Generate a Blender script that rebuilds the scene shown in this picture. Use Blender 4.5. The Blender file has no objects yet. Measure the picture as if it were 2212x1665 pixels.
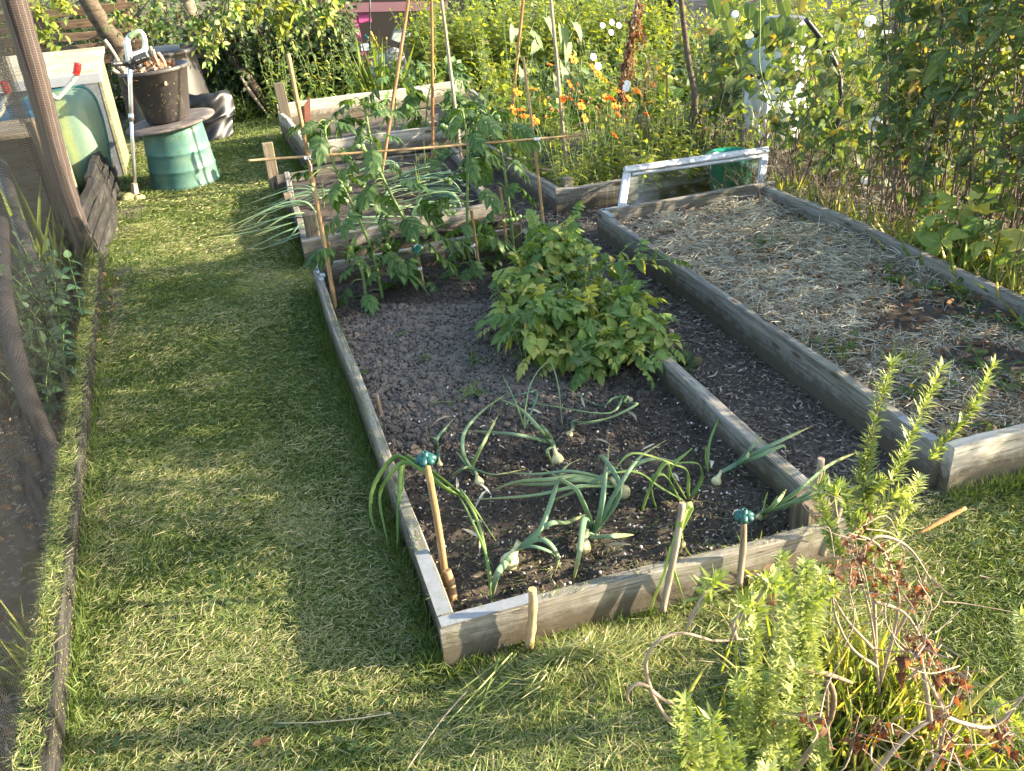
import bpy, math, numpy as np
from mathutils import Vector, Matrix
rng = np.random.default_rng(11)
PI = math.pi
scn = bpy.context.scene
C = scn.collection
# ------------------------------------------------------------------ camera
F, W0, H0 = 1930.76, 2212.0, 1665.0
PITCH, ROLL, YAW = 0.4915, -0.0761, 0.2726
CAM = np.array([-0.2286, -1.6188, 1.65])
_fw = np.array([math.sin(YAW)*math.cos(PITCH), math.cos(YAW)*math.cos(PITCH), -math.sin(PITCH)])
_r = np.array([math.cos(YAW), -math.sin(YAW), 0.]); _u = np.cross(_r, _fw)
RT = math.cos(ROLL)*_r + math.sin(ROLL)*_u
UP = -math.sin(ROLL)*_r + math.cos(ROLL)*_u
cam = bpy.data.cameras.new('camera'); camo = bpy.data.objects.new('camera', cam); C.objects.link(camo)
cam.sensor_width = 36; cam.lens = 36*F/W0; cam.clip_start = .02; cam.clip_end = 500
camo.matrix_world = Matrix(((RT[0], UP[0], -_fw[0], CAM[0]), (RT[1], UP[1], -_fw[1], CAM[1]), (RT[2], UP[2], -_fw[2], CAM[2]), (0, 0, 0, 1)))
scn.camera = camo
# ------------------------------------------------------------------ light
SUN_EL, SUN_AZ = math.radians(19.5), math.radians(-17)      # azimuth from +X towards +Y
sv = Vector((math.cos(SUN_AZ)*math.cos(SUN_EL), math.sin(SUN_AZ)*math.cos(SUN_EL), math.sin(SUN_EL)))
sun = bpy.data.lights.new('sun', 'SUN'); sun.energy = 4.7; sun.angle = math.radians(.6); sun.color = (1, .86, .62)
so = bpy.data.objects.new('sun', sun); C.objects.link(so); so.rotation_euler = sv.to_track_quat('Z', 'Y').to_euler()
w = bpy.data.worlds.new('World'); scn.world = w; w.use_nodes = True
nt = w.node_tree; nt.nodes.clear()
sk = nt.nodes.new('ShaderNodeTexSky'); sk.sky_type = 'NISHITA'; sk.sun_disc = False
sk.sun_elevation = SUN_EL; sk.sun_rotation = PI/2 - SUN_AZ; sk.air_density = 1; sk.dust_density = 1.5; sk.ozone_density = 1
bg = nt.nodes.new('ShaderNodeBackground'); bg.inputs[1].default_value = .15
wo = nt.nodes.new('ShaderNodeOutputWorld'); tn = nt.nodes.new('ShaderNodeMixRGB'); tn.blend_type = 'MULTIPLY'; tn.inputs[0].default_value = 1; tn.inputs[2].default_value = (1.03, 1., .9, 1); nt.links.new(sk.outputs[0], tn.inputs[1]); nt.links.new(tn.outputs[0], bg.inputs[0]); nt.links.new(bg.outputs[0], wo.inputs[0])
scn.view_settings.view_transform = 'Standard'; scn.view_settings.look = 'None'; scn.view_settings.exposure = 2.42; scn.view_settings.gamma = 1
scn.cycles.max_bounces = 8; scn.cycles.transparent_max_bounces = 24; scn.cycles.transmission_bounces = 4
# ------------------------------------------------------------------ points from the survey of the photograph
def ray(u, v): return (u-W0/2)/F*RT - (v-H0/2)/F*UP + _fw
def G(u, v, z=0.):
    d = ray(u, v); return CAM + d*((z-CAM[2])/d[2])
def DY(u, v, y):
    d = ray(u, v); return CAM + d*((y-CAM[1])/d[1])
def DX(u, v, x):
    d = ray(u, v); return CAM + d*((x-CAM[0])/d[0])
def depth(p): return float((np.asarray(p)-CAM) @ _fw)
def vec(*a): return np.array(a, float)
def nrm(a): a = np.asarray(a, float); return a/(np.linalg.norm(a, axis=-1, keepdims=True)+1e-12)
def U(a, b, n=None): return rng.uniform(a, b, n)
# value noise (vectorised)
_tab = rng.random((64, 64))
def vnoise(x, y, s=1.):
    x = np.asarray(x)*s+100.3; y = np.asarray(y)*s+71.7
    i = np.floor(x).astype(int); j = np.floor(y).astype(int); fx = x-i; fy = y-j
    fx = fx*fx*(3-2*fx); fy = fy*fy*(3-2*fy)
    a = _tab[i % 64, j % 64]; b = _tab[(i+1) % 64, j % 64]; c = _tab[i % 64, (j+1) % 64]; d = _tab[(i+1) % 64, (j+1) % 64]
    return (a*(1-fx)+b*fx)*(1-fy)+(c*(1-fx)+d*fx)*fy
# ------------------------------------------------------------------ mesh builder
class MB:
    def __init__(s): s.v = []; s.t = []; s.q = []; s.a = []; s.n = 0
    def add(s, v, t=None, q=None, a=None):
        v = np.asarray(v, float).reshape(-1, 3)
        if a is None: a = np.zeros_like(v)
        else: a = np.array(np.broadcast_to(np.asarray(a, float), v.shape))
        s.v.append(v); s.a.append(a)
        if t is not None and len(t): s.t.append(np.asarray(t, int)+s.n)
        if q is not None and len(q): s.q.append(np.asarray(q, int)+s.n)
        s.n += len(v)
    def mesh(s, name, m, smooth=True, org=None):
        me = bpy.data.meshes.new(name)
        v = np.concatenate(s.v) if s.v else np.zeros((0, 3)); a = np.concatenate(s.a) if s.a else v
        if org is not None: v = v-np.asarray(org)
        t = np.concatenate(s.t) if s.t else np.zeros((0, 3), int); q = np.concatenate(s.q) if s.q else np.zeros((0, 4), int)
        me.vertices.add(len(v)); me.vertices.foreach_set('co', v.astype(np.float32).ravel())
        me.loops.add(t.size+q.size); me.loops.foreach_set('vertex_index', np.concatenate([t.ravel(), q.ravel()]).astype(np.int32))
        me.polygons.add(len(t)+len(q))
        ls = np.concatenate([np.arange(len(t))*3, t.size+np.arange(len(q))*4]).astype(np.int32)
        me.polygons.foreach_set('loop_start', ls)
        sm = np.full(len(t)+len(q), bool(smooth))
        if smooth == 2: sm[:len(t)] = False
        me.polygons.foreach_set('use_smooth', sm)
        at = me.attributes.new('lf', 'FLOAT_VECTOR', 'POINT'); at.data.foreach_set('vector', a.astype(np.float32).ravel())
        me.update(calc_edges=True); me.materials.append(m)
        return me
def obj(name, mb, m, parent=None, smooth=True, matrix=None):
    """link one mesh object; vertices are in world space unless matrix (local to parent) is given"""
    org = None
    if parent is not None and matrix is None: org = WL[parent.name]
    if parent is None and matrix is None and mb.n:
        allv = np.concatenate(mb.v); org = np.array([allv[:, 0].mean(), allv[:, 1].mean(), allv[:, 2].min()])
    o = bpy.data.objects.new(name, mb.mesh(name, m, smooth, org)); C.objects.link(o)
    if parent is not None: o.parent = parent
    if matrix is not None:
        o.matrix_local = matrix
        WL[o.name] = np.zeros(3)
    elif parent is None: o.location = org; WL[o.name] = org
    else: WL[o.name] = org
    return o
WL = {}
def tag(o, label, cat, group=None, kind=None):
    if label: o['label'] = label
    if cat: o['category'] = cat
    if group: o['group'] = group
    if kind: o['kind'] = kind
    return o
def thing(name, label, cat, loc=(0, 0, 0), group=None):
    o = bpy.data.objects.new(name, None); C.objects.link(o); o.location = tuple(float(q) for q in loc); o.empty_display_size = .05
    WL[o.name] = np.array(loc, float); return tag(o, label, cat, group)
# shapes -----------------------------------------------------------
def spline(P, n):
    P = np.asarray(P, float)
    if len(P) == 2: t = np.linspace(0, 1, n)[:, None]; return P[0]*(1-t)+P[1]*t
    Q = np.vstack([2*P[0]-P[1], P, 2*P[-1]-P[-2]]); m = len(P)-1
    s = np.linspace(0, m-1e-9, n); i = s.astype(int); f = (s-i)[:, None]
    a, b, c, d = Q[i], Q[i+1], Q[i+2], Q[i+3]
    return .5*((2*b)+(-a+c)*f+(2*a-5*b+4*c-d)*f**2+(-a+3*b-3*c+d)*f**3)
def tube(mb, P, r, k=6, n=None, cap=True, a=None, flat=1., rough=0.):
    P = np.asarray(P, float); m = n or len(P)
    if n: P = spline(P, n)
    r = np.interp(np.linspace(0, 1, m), np.linspace(0, 1, np.size(r)), np.atleast_1d(r)) if np.size(r) > 1 else np.full(m, float(np.atleast_1d(r)[0]))
    if rough: r = r*(1+U(-rough, rough, m))
    T = nrm(np.gradient(P, axis=0)); x = np.zeros((m, 3))
    ref = vec(0, 0, 1) if abs(T[0][2]) < .9 else vec(1, 0, 0)
    x[0] = nrm(np.cross(T[0], ref))
    for i in range(1, m): x[i] = nrm(x[i-1]-T[i]*(x[i-1]@T[i]))
    y = np.cross(T, x); th = np.arange(k)*2*PI/k
    ring = P[:, None]+r[:, None, None]*(np.cos(th)[None, :, None]*x[:, None]+flat*np.sin(th)[None, :, None]*y[:, None])
    v = ring.reshape(-1, 3)
    i, j = np.meshgrid(np.arange(m-1), np.arange(k), indexing='ij'); i = i.ravel(); j = j.ravel(); jn = (j+1) % k
    q = np.stack([i*k+j, i*k+jn, (i+1)*k+jn, (i+1)*k+j], 1)
    L = np.concatenate([[0], np.cumsum(np.linalg.norm(np.diff(P, axis=0), axis=1))])
    at = np.stack([np.repeat(np.full(m, U(0, 1) if a is None else a), k), np.repeat(L, k), np.tile(th/(2*PI), m)], 1)
    t = []
    if cap:
        v = np.vstack([v, P[0], P[-1]]); b = m*k
        at = np.vstack([at, at[0], at[-1]])
        t = [(b, (jj+1) % k, jj) for jj in range(k)]+[(b+1, (m-1)*k+jj, (m-1)*k+(jj+1) % k) for jj in range(k)]
    mb.add(v, t, q, at)
def lathe(mb, prof, c, k=40, axis=None, a=0., warp=0., arc=None):
    """prof: list of (r, z) from bottom to top, c: centre, axis: direction"""
    prof = np.asarray(prof, float); m = len(prof); c = np.asarray(c, float)
    ax = nrm(vec(0, 0, 1) if axis is None else axis); x = nrm(np.cross(vec(0, 1, 0.01), ax)); y = np.cross(ax, x)
    th = np.arange(k)*2*PI/k; rr = np.ones(k)
    if warp: rr = 1+warp*np.sin(th*2+1)+warp*.6*np.sin(th*3+2)
    v = c+prof[:, 1][:, None, None]*ax+prof[:, 0][:, None, None]*(rr*np.cos(th))[None, :, None]*x+prof[:, 0][:, None, None]*(rr*np.sin(th))[None, :, None]*y
    i, j = np.meshgrid(np.arange(m-1), np.arange(k), indexing='ij'); i = i.ravel(); j = j.ravel(); jn = (j+1) % k
    q = np.stack([i*k+j, i*k+jn, (i+1)*k+jn, (i+1)*k+j], 1)
    at = np.stack([np.full(m*k, a), np.repeat(prof[:, 1], k), np.tile(th/(2*PI), m)], 1)
    mb.add(v.reshape(-1, 3), None, q, at)
def box(mb, c, s, R=None, a=0., bev=0.):
    hx, hy, hz = np.asarray(s)/2.; b = min(bev, hx*.9, hy*.9, hz*.9)
    if b <= 0:
        v = np.array([(x, y, z) for x in (-hx, hx) for y in (-hy, hy) for z in (-hz, hz)])
        q = [(0, 1, 3, 2), (4, 6, 7, 5), (0, 4, 5, 1), (2, 3, 7, 6), (0, 2, 6, 4), (1, 5, 7, 3)]; t = []
    else:
        v = []
        for x in (-1, 1):
            for y in (-1, 1):
                for z in (-1, 1):
                    v += [(x*hx, y*(hy-b), z*(hz-b)), (x*(hx-b), y*hy, z*(hz-b)), (x*(hx-b), y*(hy-b), z*hz)]
        v = np.array(v); I = lambda x, y, z, k: ((x*2+y)*2+z)*3+k
        q = [(I(0,0,0,0), I(0,0,1,0), I(0,1,1,0), I(0,1,0,0)), (I(1,0,0,0), I(1,1,0,0), I(1,1,1,0), I(1,0,1,0)),
             (I(0,0,0,1), I(1,0,0,1), I(1,0,1,1), I(0,0,1,1)), (I(0,1,0,1), I(0,1,1,1), I(1,1,1,1), I(1,1,0,1)),
             (I(0,0,0,2), I(0,1,0,2), I(1,1,0,2), I(1,0,0,2)), (I(0,0,1,2), I(1,0,1,2), I(1,1,1,2), I(0,1,1,2))]
        for y in (0, 1):
            for z in (0, 1): q.append((I(0,y,z,1), I(1,y,z,1), I(1,y,z,2), I(0,y,z,2)))
            for x in (0, 1): q.append((I(x,y,0,0), I(x,y,1,0), I(x,y,1,1), I(x,y,0,1)))
        for x in (0, 1):
            for z in (0, 1): q.append((I(x,0,z,0), I(x,1,z,0), I(x,1,z,2), I(x,0,z,2)))
        t = [(I(x,y,z,0), I(x,y,z,1), I(x,y,z,2)) for x in (0, 1) for y in (0, 1) for z in (0, 1)]
    if R is not None: v = v@np.asarray(R).T
    mb.add(v+np.asarray(c), t, q, vec(a, 0, 0))
def frame_to(d, up=(0, 0, 1)):
    d = nrm(d); z = nrm(np.asarray(up)-d*(np.asarray(up)@d)); return np.stack([d, np.cross(z, d), z], 1)  # columns x=d
# leaf templates: axis +Y, normal +Z
def leaf_t(prof, fold=.15, curl=.15, ser=0., wob=0.):
    prof = list(prof); n = len(prof); v = []; a = []; t = []
    wm = max(p[1] for p in prof)
    for i, pf in enumerate(prof):
        s, wd = pf[0], pf[1]
        zz = -curl*s*s; ws = wd*(1-ser*(i % 2)); wv = wob*math.sin(i*2.4)
        back = p2 = (prof[i][2] if len(prof[i]) > 2 else 0.)
        v += [(-ws, s+back, zz+fold*ws+wv), (0, s, zz), (ws, s+back, zz+fold*ws-wv)]
        a += [(0, s, 1), (0, s, 0), (0, s, 1)]
        if i:
            b = 3*i
            t += [(b-3, b-2, b+1), (b-3, b+1, b), (b-2, b-1, b+2), (b-2, b+2, b+1)]
    return np.array(v, float), np.array(t), np.array(a, float)
def compound(parts):
    V = []; T = []; A = []; n = 0
    for (tm, pos, ang, sc, dz) in parts:
        v, t, a = tm; c, s = math.cos(ang), math.sin(ang)
        vv = v*sc; vv = np.stack([c*vv[:, 0]+s*vv[:, 1], -s*vv[:, 0]+c*vv[:, 1], vv[:, 2]+dz*np.linalg.norm(vv[:, :2], axis=1)], 1)+np.array([pos[0], pos[1], pos[2] if len(pos) > 2 else 0])
        V.append(vv); T.append(t+n); A.append(a); n += len(v)
    return np.vstack(V), np.vstack(T), np.vstack(A)
OVAL = leaf_t([(0, .02), (.25, .22), (.55, .25), (.82, .13), (1, .005)])
LANCE = leaf_t([(0, .03), (.3, .12), (.65, .12), (1, .003)], .2, .25)
SERR = leaf_t([(0, .03), (.1, .24), (.2, .3), (.35, .36), (.45, .31), (.6, .3), (.7, .2), (.85, .14), (1, .0)], .2, .2, .18)
HEART = leaf_t([(0, .04, -.0), (.02, .3, -.17), (.2, .36, -.1), (.45, .3), (.7, .18), (1, .0)], .22, .18)
ROUND = leaf_t([(0, .1, -.0), (.04, .34, -.12), (.3, .48, -.04), (.6, .46), (.85, .3), (1, .0)], .12, .1)
_rach = leaf_t([(0, .012), (.5, .01), (.95, .006)], 0, .0)
_tl = leaf_t([(0, .05), (.12, .27), (.22, .25), (.38, .38), (.5, .27), (.66, .28), (.8, .13), (1, .0)], .3, .35, .1)
TOM = compound([(_rach, (0, 0), 0, 1, 0), (_tl, (0, .68, -.02), 0, .42, -.1)]+[(_tl, (0, y, -.02), s*a, z, -.25) for y, a, z in ((.28, 1.35, .34), (.48, 1.15, .38), (.68, .9, .34), (.38, 1.5, .13), (.58, 1.4, .12)) for s in (-1, 1)])
_pl = leaf_t([(0, .06), (.12, .22), (.3, .33), (.5, .34), (.7, .27), (.88, .14), (1, .01)], .22, .35)
POT = compound([(_rach, (0, 0), 0, 1, 0), (_pl, (0, .72, -.03), 0, .44, -.25)]+[(_pl, (0, y+.02*s, .0), s*a, z, -.25) for y, a, z in ((.2, 1.2, .25), (.44, 1.05, .33), (.68, .95, .32)) for s in (-1, 1)])
BRAM = compound([(SERR, (0, .2), 0, .8, -.1), (SERR, (0, .15), 1.2, .65, -.15), (SERR, (0, .15), -1.2, .65, -.15)])
CURLY = leaf_t([(0, .05), (.2, .3), (.45, .42), (.7, .3), (1, .05)], .75, .9, .15, .06)
NEED = (np.array([(-.03, 0, 0), (.03, 0, 0), (.035, .6, .04), (-.035, .6, .04), (0, 1, .02), (0, .5, .05)], float), np.array([(0, 1, 5), (1, 2, 5), (2, 4, 5), (4, 3, 5), (3, 0, 5)]), np.array([(0, 0, 1), (0, 0, 1), (0, .6, 1), (0, .6, 1), (0, 1, 0), (0, .5, 0)], float))
BLADE = leaf_t([(0, .5), (.5, .4), (1, .02)], 0, 0)
B2 = (np.array([(-.5, 0, 0), (.5, 0, 0), (-.4, .55, .0), (.4, .55, .0), (0, 1, 0)], float), np.array([(0, 1, 3), (0, 3, 2), (2, 3, 4)]), np.array([(0, 0, 1), (0, 0, 1), (0, .5, 1), (0, .5, 1), (0, 1, 0)], float))
def inst(mb, tm, P, D, N, S, WS=1., rnd=None, bend=None):
    """place template: P positions, D axis dirs, N normal hints, S lengths, WS width factor, bend drop (fraction of length)"""
    v, t, a = tm; P = np.asarray(P, float).reshape(-1, 3); n = len(P)
    if n == 0: return
    D = nrm(np.broadcast_to(D, (n, 3))); N = np.broadcast_to(N, (n, 3)); S = np.broadcast_to(S, (n,)).astype(float); WS = np.broadcast_to(WS, (n,)).astype(float)
    Z = nrm(N-D*np.sum(N*D, 1)[:, None]+1e-6); X = np.cross(D, Z)
    vx = v[None, :, 0]*(S*WS)[:, None]; vy = v[None, :, 1]*S[:, None]; vz = v[None, :, 2]*S[:, None]
    out = P[:, None]+vx[..., None]*X[:, None]+vy[..., None]*D[:, None]+vz[..., None]*Z[:, None]
    if bend is not None:
        b = np.broadcast_to(bend, (n,)); out[..., 2] -= (b*S)[:, None]*v[None, :, 1]**2
    T = (t[None]+(np.arange(n)*len(v))[:, None, None]).reshape(-1, 3)
    A = np.broadcast_to(a[None], (n,)+a.shape).copy(); A[..., 0] = (U(0, 1, n) if rnd is None else np.broadcast_to(rnd, (n,)))[:, None]
    mb.add(out.reshape(-1, 3), T, None, A.reshape(-1, 3))
def rdir(n, up=0.): d = rng.normal(size=(n, 3)); d[:, 2] += up; return nrm(d)
def sprig(S, L, P, nl, tm, size, start=.25, r=.003, spread=.9, up=.5, nrmj=.6, vary=.35, npt=7, k=4, rnd=None, ws=1., tipscale=.6, face=(0, 0, 1), tip=True):
    """one stem through P with leaves along it"""
    Q = spline(P, npt)
    if S is not None: tube(S, Q, [r, r*.8, r*.45], k, cap=False)
    if nl <= 0: return
    s = np.linspace(start, 1, nl)+U(-.5, .5, nl)*(1-start)/nl; s = np.clip(s, 0, 1); idx = s*(npt-1); i = np.minimum(idx.astype(int), npt-2); f = (idx-i)[:, None]
    P0 = Q[i]*(1-f)+Q[i+1]*f; T = nrm(Q[i+1]-Q[i])
    ang = np.arange(nl)*2.4+U(0, 6)
    ref = np.where(np.abs(T[:, 2:3]) < .9, vec(0, 0, 1), vec(1, 0, 0)); X = nrm(np.cross(T, ref)); Y = np.cross(T, X)
    side = np.cos(ang)[:, None]*X+np.sin(ang)[:, None]*Y
    D = nrm(T*(1-spread)+side*spread+vec(0, 0, 1)*up*.4+rng.normal(size=(nl, 3))*.2)
    if tip: D[-1] = T[-1]
    N = nrm(np.asarray(face)+rng.normal(size=(nl, 3))*nrmj*.6)
    S_ = size*(1+U(-vary, vary, nl))*(1-(1-tipscale)*s)
    inst(L, tm, P0, D, N, S_, ws, rnd=None if rnd is None else np.clip(U(rnd[0], rnd[1], nl), 0, 1), bend=U(0, .35, nl))
# ------------------------------------------------------------------ materials
def new_mat(name):
    m = bpy.data.materials.new(name); m.use_nodes = True; n = m.node_tree.nodes; n.clear()
    return m, n, m.node_tree.links
def ramp(n, stops):
    r = n.new('ShaderNodeValToRGB'); e = r.color_ramp.elements
    while len(e) < len(stops): e.new(.5)
    for i, (p, c) in enumerate(stops): e[i].position = p; e[i].color = (*c, 1)
    return r
def math_(n, l, op, a, b=None, c=None):
    m = n.new('ShaderNodeMath'); m.operation = op
    for i, x in enumerate((a, b, c)):
        if x is None: continue
        if isinstance(x, (int, float)): m.inputs[i].default_value = x
        else: l.new(x, m.inputs[i])
    return m.outputs[0]
def mix_(n, l, f, a, b, bt='MIX'):
    m = n.new('ShaderNodeMixRGB'); m.blend_type = bt
    for i, x in enumerate((f, a, b)):
        if isinstance(x, (int, float)): m.inputs[i].default_value = x
        elif isinstance(x, tuple): m.inputs[i].default_value = (*x, 1)
        else: l.new(x, m.inputs[i])
    return m.outputs[0]
def noise_(n, l, co, scale, detail=4, rough=.6, dist=0.):
    t = n.new('ShaderNodeTexNoise'); t.inputs['Scale'].default_value = scale; t.inputs['Detail'].default_value = detail; t.inputs['Roughness'].default_value = rough; t.inputs['Distortion'].default_value = dist
    if co is not None: l.new(co, t.inputs['Vector'])
    return t.outputs['Fac']
def coords(n, l, scale=(1, 1, 1), which='Object'):
    tc = n.new('ShaderNodeTexCoord'); mp = n.new('ShaderNodeMapping'); mp.inputs['Scale'].default_value = scale
    l.new(tc.outputs[which], mp.inputs[0]); return mp.outputs[0]
def finish(n, l, col, rough=.6, bump=None, bs=.3, bd=.01, trans=None, tf=.4, spec=.4, metal=0., coat=0.):
    p = n.new('ShaderNodeBsdfPrincipled'); o = n.new('ShaderNodeOutputMaterial')
    if isinstance(col, tuple): p.inputs['Base Color'].default_value = (*col, 1)
    else: l.new(col, p.inputs['Base Color'])
    if isinstance(rough, (int, float)): p.inputs['Roughness'].default_value = rough
    else: l.new(rough, p.inputs['Roughness'])
    p.inputs['Specular IOR Level'].default_value = spec; p.inputs['Metallic'].default_value = metal; p.inputs['Coat Weight'].default_value = coat
    if bump is not None:
        b = n.new('ShaderNodeBump'); b.inputs['Strength'].default_value = bs; b.inputs['Distance'].default_value = bd
        l.new(bump, b.inputs['Height']); l.new(b.outputs[0], p.inputs['Normal'])
    if trans is None: l.new(p.outputs[0], o.inputs[0]); return
    t = n.new('ShaderNodeBsdfTranslucent')
    if isinstance(trans, tuple): t.inputs[0].default_value = (*trans, 1)
    else: l.new(trans, t.inputs[0])
    m = n.new('ShaderNodeMixShader'); m.inputs[0].default_value = tf
    l.new(p.outputs[0], m.inputs[1]); l.new(t.outputs[0], m.inputs[2]); l.new(m.outputs[0], o.inputs[0])
def leaf_mat(name, stops, tcol=(1.9, 1.7, .5), tf=.42, rough=.55, vein=.35, spec=.3, tipc=None):
    """colour by per-leaf random value, pale midrib; light passes through yellower"""
    m, n, l = new_mat(name)
    at = n.new('ShaderNodeAttribute'); at.attribute_name = 'lf'; sp = n.new('ShaderNodeSeparateXYZ'); l.new(at.outputs['Vector'], sp.inputs[0])
    rp = ramp(n, stops); l.new(sp.outputs[0], rp.inputs[0])
    mid = math_(n, l, 'LESS_THAN', sp.outputs[2], .12)
    c = mix_(n, l, math_(n, l, 'MULTIPLY', mid, vein), rp.outputs[0], (.30, .34, .14))
    nz = noise_(n, l, coords(n, l), 60, 2)
    c = mix_(n, l, .35, c, mix_(n, l, nz, (.35, .35, .3), (1.5, 1.5, 1.5)), 'MULTIPLY')
    if tipc: c = mix_(n, l, math_(n, l, 'POWER', sp.outputs[1], 2.5), c, tipc)
    t = mix_(n, l, 1., c, tcol, 'MULTIPLY')
    finish(n, l, c, rough, trans=t, tf=tf, spec=spec); return m
def plain_mat(name, col, rough=.6, var=.25, scale=20, bs=.15, bd=.004, metal=0., spec=.4, dirt=None, dscale=6, dth=(.5, .7)):
    m, n, l = new_mat(name); co = coords(n, l); nz = noise_(n, l, co, scale, 5)
    c = mix_(n, l, 1., col, mix_(n, l, nz, (1-var,)*3, (1+var,)*3), 'MULTIPLY')
    if dirt:
        d = noise_(n, l, co, dscale, 6, .7); r = ramp(n, [(dth[0], (0, 0, 0)), (dth[1], (1, 1, 1))]); l.new(d, r.inputs[0]); c = mix_(n, l, r.outputs[0], c, dirt)
    finish(n, l, c, rough, nz, bs, bd, metal=metal, spec=spec); return m
def wood_mat(name, dark=(.075, .068, .06), mid=(.20, .187, .165), light=(.34, .325, .295), moss=.25, mossc=(.13, .15, .045), knots=True, grain=34, splash=False):
    m, n, l = new_mat(name)
    oi = n.new('ShaderNodeObjectInfo'); tc = n.new('ShaderNodeTexCoord')
    va = n.new('ShaderNodeVectorMath'); va.operation = 'ADD'; sc = n.new('ShaderNodeVectorMath'); sc.operation = 'SCALE'; sc.inputs[0].default_value = (7, 3, 5)
    l.new(oi.outputs['Random'], sc.inputs['Scale']); l.new(tc.outputs['Object'], va.inputs[0]); l.new(sc.outputs[0], va.inputs[1])
    def mp(s):
        q = n.new('ShaderNodeMapping'); q.inputs['Scale'].default_value = s; l.new(va.outputs[0], q.inputs[0]); return q.outputs[0]
    g1 = noise_(n, l, mp((1.6, grain, grain)), 1.6, 8, .72, .6); g2 = noise_(n, l, mp((3, grain*4, grain*4)), 2, 5, .7)
    g = math_(n, l, 'ADD', math_(n, l, 'MULTIPLY', g1, .65), math_(n, l, 'MULTIPLY', g2, .35))
    r = ramp(n, [(.36, dark), (.5, mid), (.66, light)]); l.new(g, r.inputs[0]); c = r.outputs[0]
    big = noise_(n, l, mp((2.2, 5, 5)), 1.3, 4); rb = ramp(n, [(.3, (.7, .66, .6)), (.7, (1.15, 1.15, 1.18))]); l.new(big, rb.inputs[0])
    c = mix_(n, l, 1., c, rb.outputs[0], 'MULTIPLY')
    if knots:
        v = n.new('ShaderNodeTexVoronoi'); v.inputs['Scale'].default_value = 1; l.new(mp((4.5, 16, 16)), v.inputs['Vector'])
        rk = ramp(n, [(.0, (1, 1, 1)), (.12, (.85, .85, .85)), (.2, (0, 0, 0))]); l.new(v.outputs['Distance'], rk.inputs[0]); c = mix_(n, l, rk.outputs[0], c, (.07, .042, .025))
    if moss > 0:
        ms = noise_(n, l, mp((5, 9, 9)), 1.6, 7, .75); rm = ramp(n, [(.62-moss*.35, (0, 0, 0)), (.82-moss*.25, (1, 1, 1))]); l.new(ms, rm.inputs[0])
        c = mix_(n, l, math_(n, l, 'MULTIPLY', rm.outputs[0], .75), c, mossc)
    cr = noise_(n, l, mp((1.2, 26, 26)), 2.2, 2, .5, .3); rc = ramp(n, [(.485, (1, 1, 1)), (.5, (0, 0, 0)), (.515, (1, 1, 1))]); l.new(cr, rc.inputs[0])
    c = mix_(n, l, .55, c, rc.outputs[0], 'MULTIPLY')
    if splash:
        sz = n.new('ShaderNodeSeparateXYZ'); l.new(tc.outputs['Object'], sz.inputs[0]); e = math_(n, l, 'ADD', sz.outputs[2], math_(n, l, 'MULTIPLY', noise_(n, l, mp((9, 9, 9)), 2.5, 5, .7), -.13)); rs = ramp(n, [(.0, (.85, .85, .85)), (.05, (0, 0, 0))]); l.new(e, rs.inputs[0]); c = mix_(n, l, rs.outputs[0], c, (.075, .06, .04))
    h = math_(n, l, 'MULTIPLY', g, math_(n, l, 'ADD', math_(n, l, 'MULTIPLY', rc.outputs[0], .5), .5))
    finish(n, l, c, .88, h, .55, .006, spec=.2); return m
M = {}
M['wood'] = wood_mat('weathered_board', splash=True)
M['woodpale'] = wood_mat('pale_weathered_board', (.2, .18, .15), (.42, .39, .34), (.55, .52, .47), moss=.2, splash=True)
M['wooddark'] = wood_mat('dark_board', (.05, .045, .04), (.13, .12, .105), (.22, .2, .18), moss=.2)
M['post'] = wood_mat('post_wood', (.08, .06, .045), (.2, .16, .12), (.34, .29, .22), moss=.3)
M['recycled'] = wood_mat('black_edging_board', (.008, .008, .008), (.022, .021, .021), (.07, .067, .06), moss=.03, knots=False, grain=14)
M['cane'] = wood_mat('bamboo', (.22, .125, .06), (.38, .25, .13), (.5, .37, .22), moss=0, knots=False)
M['canegrey'] = wood_mat('grey_bamboo', (.14, .105, .075), (.28, .225, .165), (.4, .34, .27), moss=0, knots=False)
M['canedark'] = wood_mat('dark_bamboo', (.14, .07, .035), (.32, .17, .08), (.48, .28, .14), moss=0, knots=False)
M['stick'] = wood_mat('dry_stick', (.26, .19, .13), (.5, .41, .3), (.68, .6, .48), moss=0, knots=False)
M['bark'] = wood_mat('bark', (.03, .022, .016), (.085, .065, .05), (.17, .14, .11), moss=.25, knots=False, grain=18)
GREENS = dict(
 tom=[(0, (.035, .075, .02)), (.5, (.055, .115, .032)), (1, (.09, .16, .05))],
 pot=[(0, (.07, .14, .035)), (.4, (.12, .2, .05)), (.75, (.23, .29, .075)), (1, (.4, .38, .12))],
 bind=[(0, (.045, .08, .033)), (.5, (.075, .125, .05)), (.88, (.13, .17, .065)), (1, (.22, .16, .06))],
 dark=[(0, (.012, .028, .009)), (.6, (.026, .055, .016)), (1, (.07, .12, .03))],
 lush=[(0, (.10, .15, .03)), (.5, (.17, .22, .04)), (.85, (.25, .28, .055)), (1, (.33, .31, .07))],
 onion=[(0, (.09, .17, .115)), (.5, (.14, .23, .14)), (.85, (.2, .3, .15)), (1, (.34, .36, .13))],
 grass=[(0, (.05, .085, .024)), (.3, (.095, .145, .036)), (.58, (.16, .205, .055)), (.78, (.24, .255, .10)), (.92, (.35, .32, .17)), (1, (.47, .40, .25))])
M['tom'] = leaf_mat('tomato_leaf', GREENS['tom'], tf=.3)
M['pot'] = leaf_mat('potato_leaf', GREENS['pot'], tf=.35)
M['bind'] = leaf_mat('bindweed_leaf', GREENS['bind'], tf=.42)
M['dark'] = leaf_mat('dark_leaf', GREENS['dark'], tf=.3)
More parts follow.
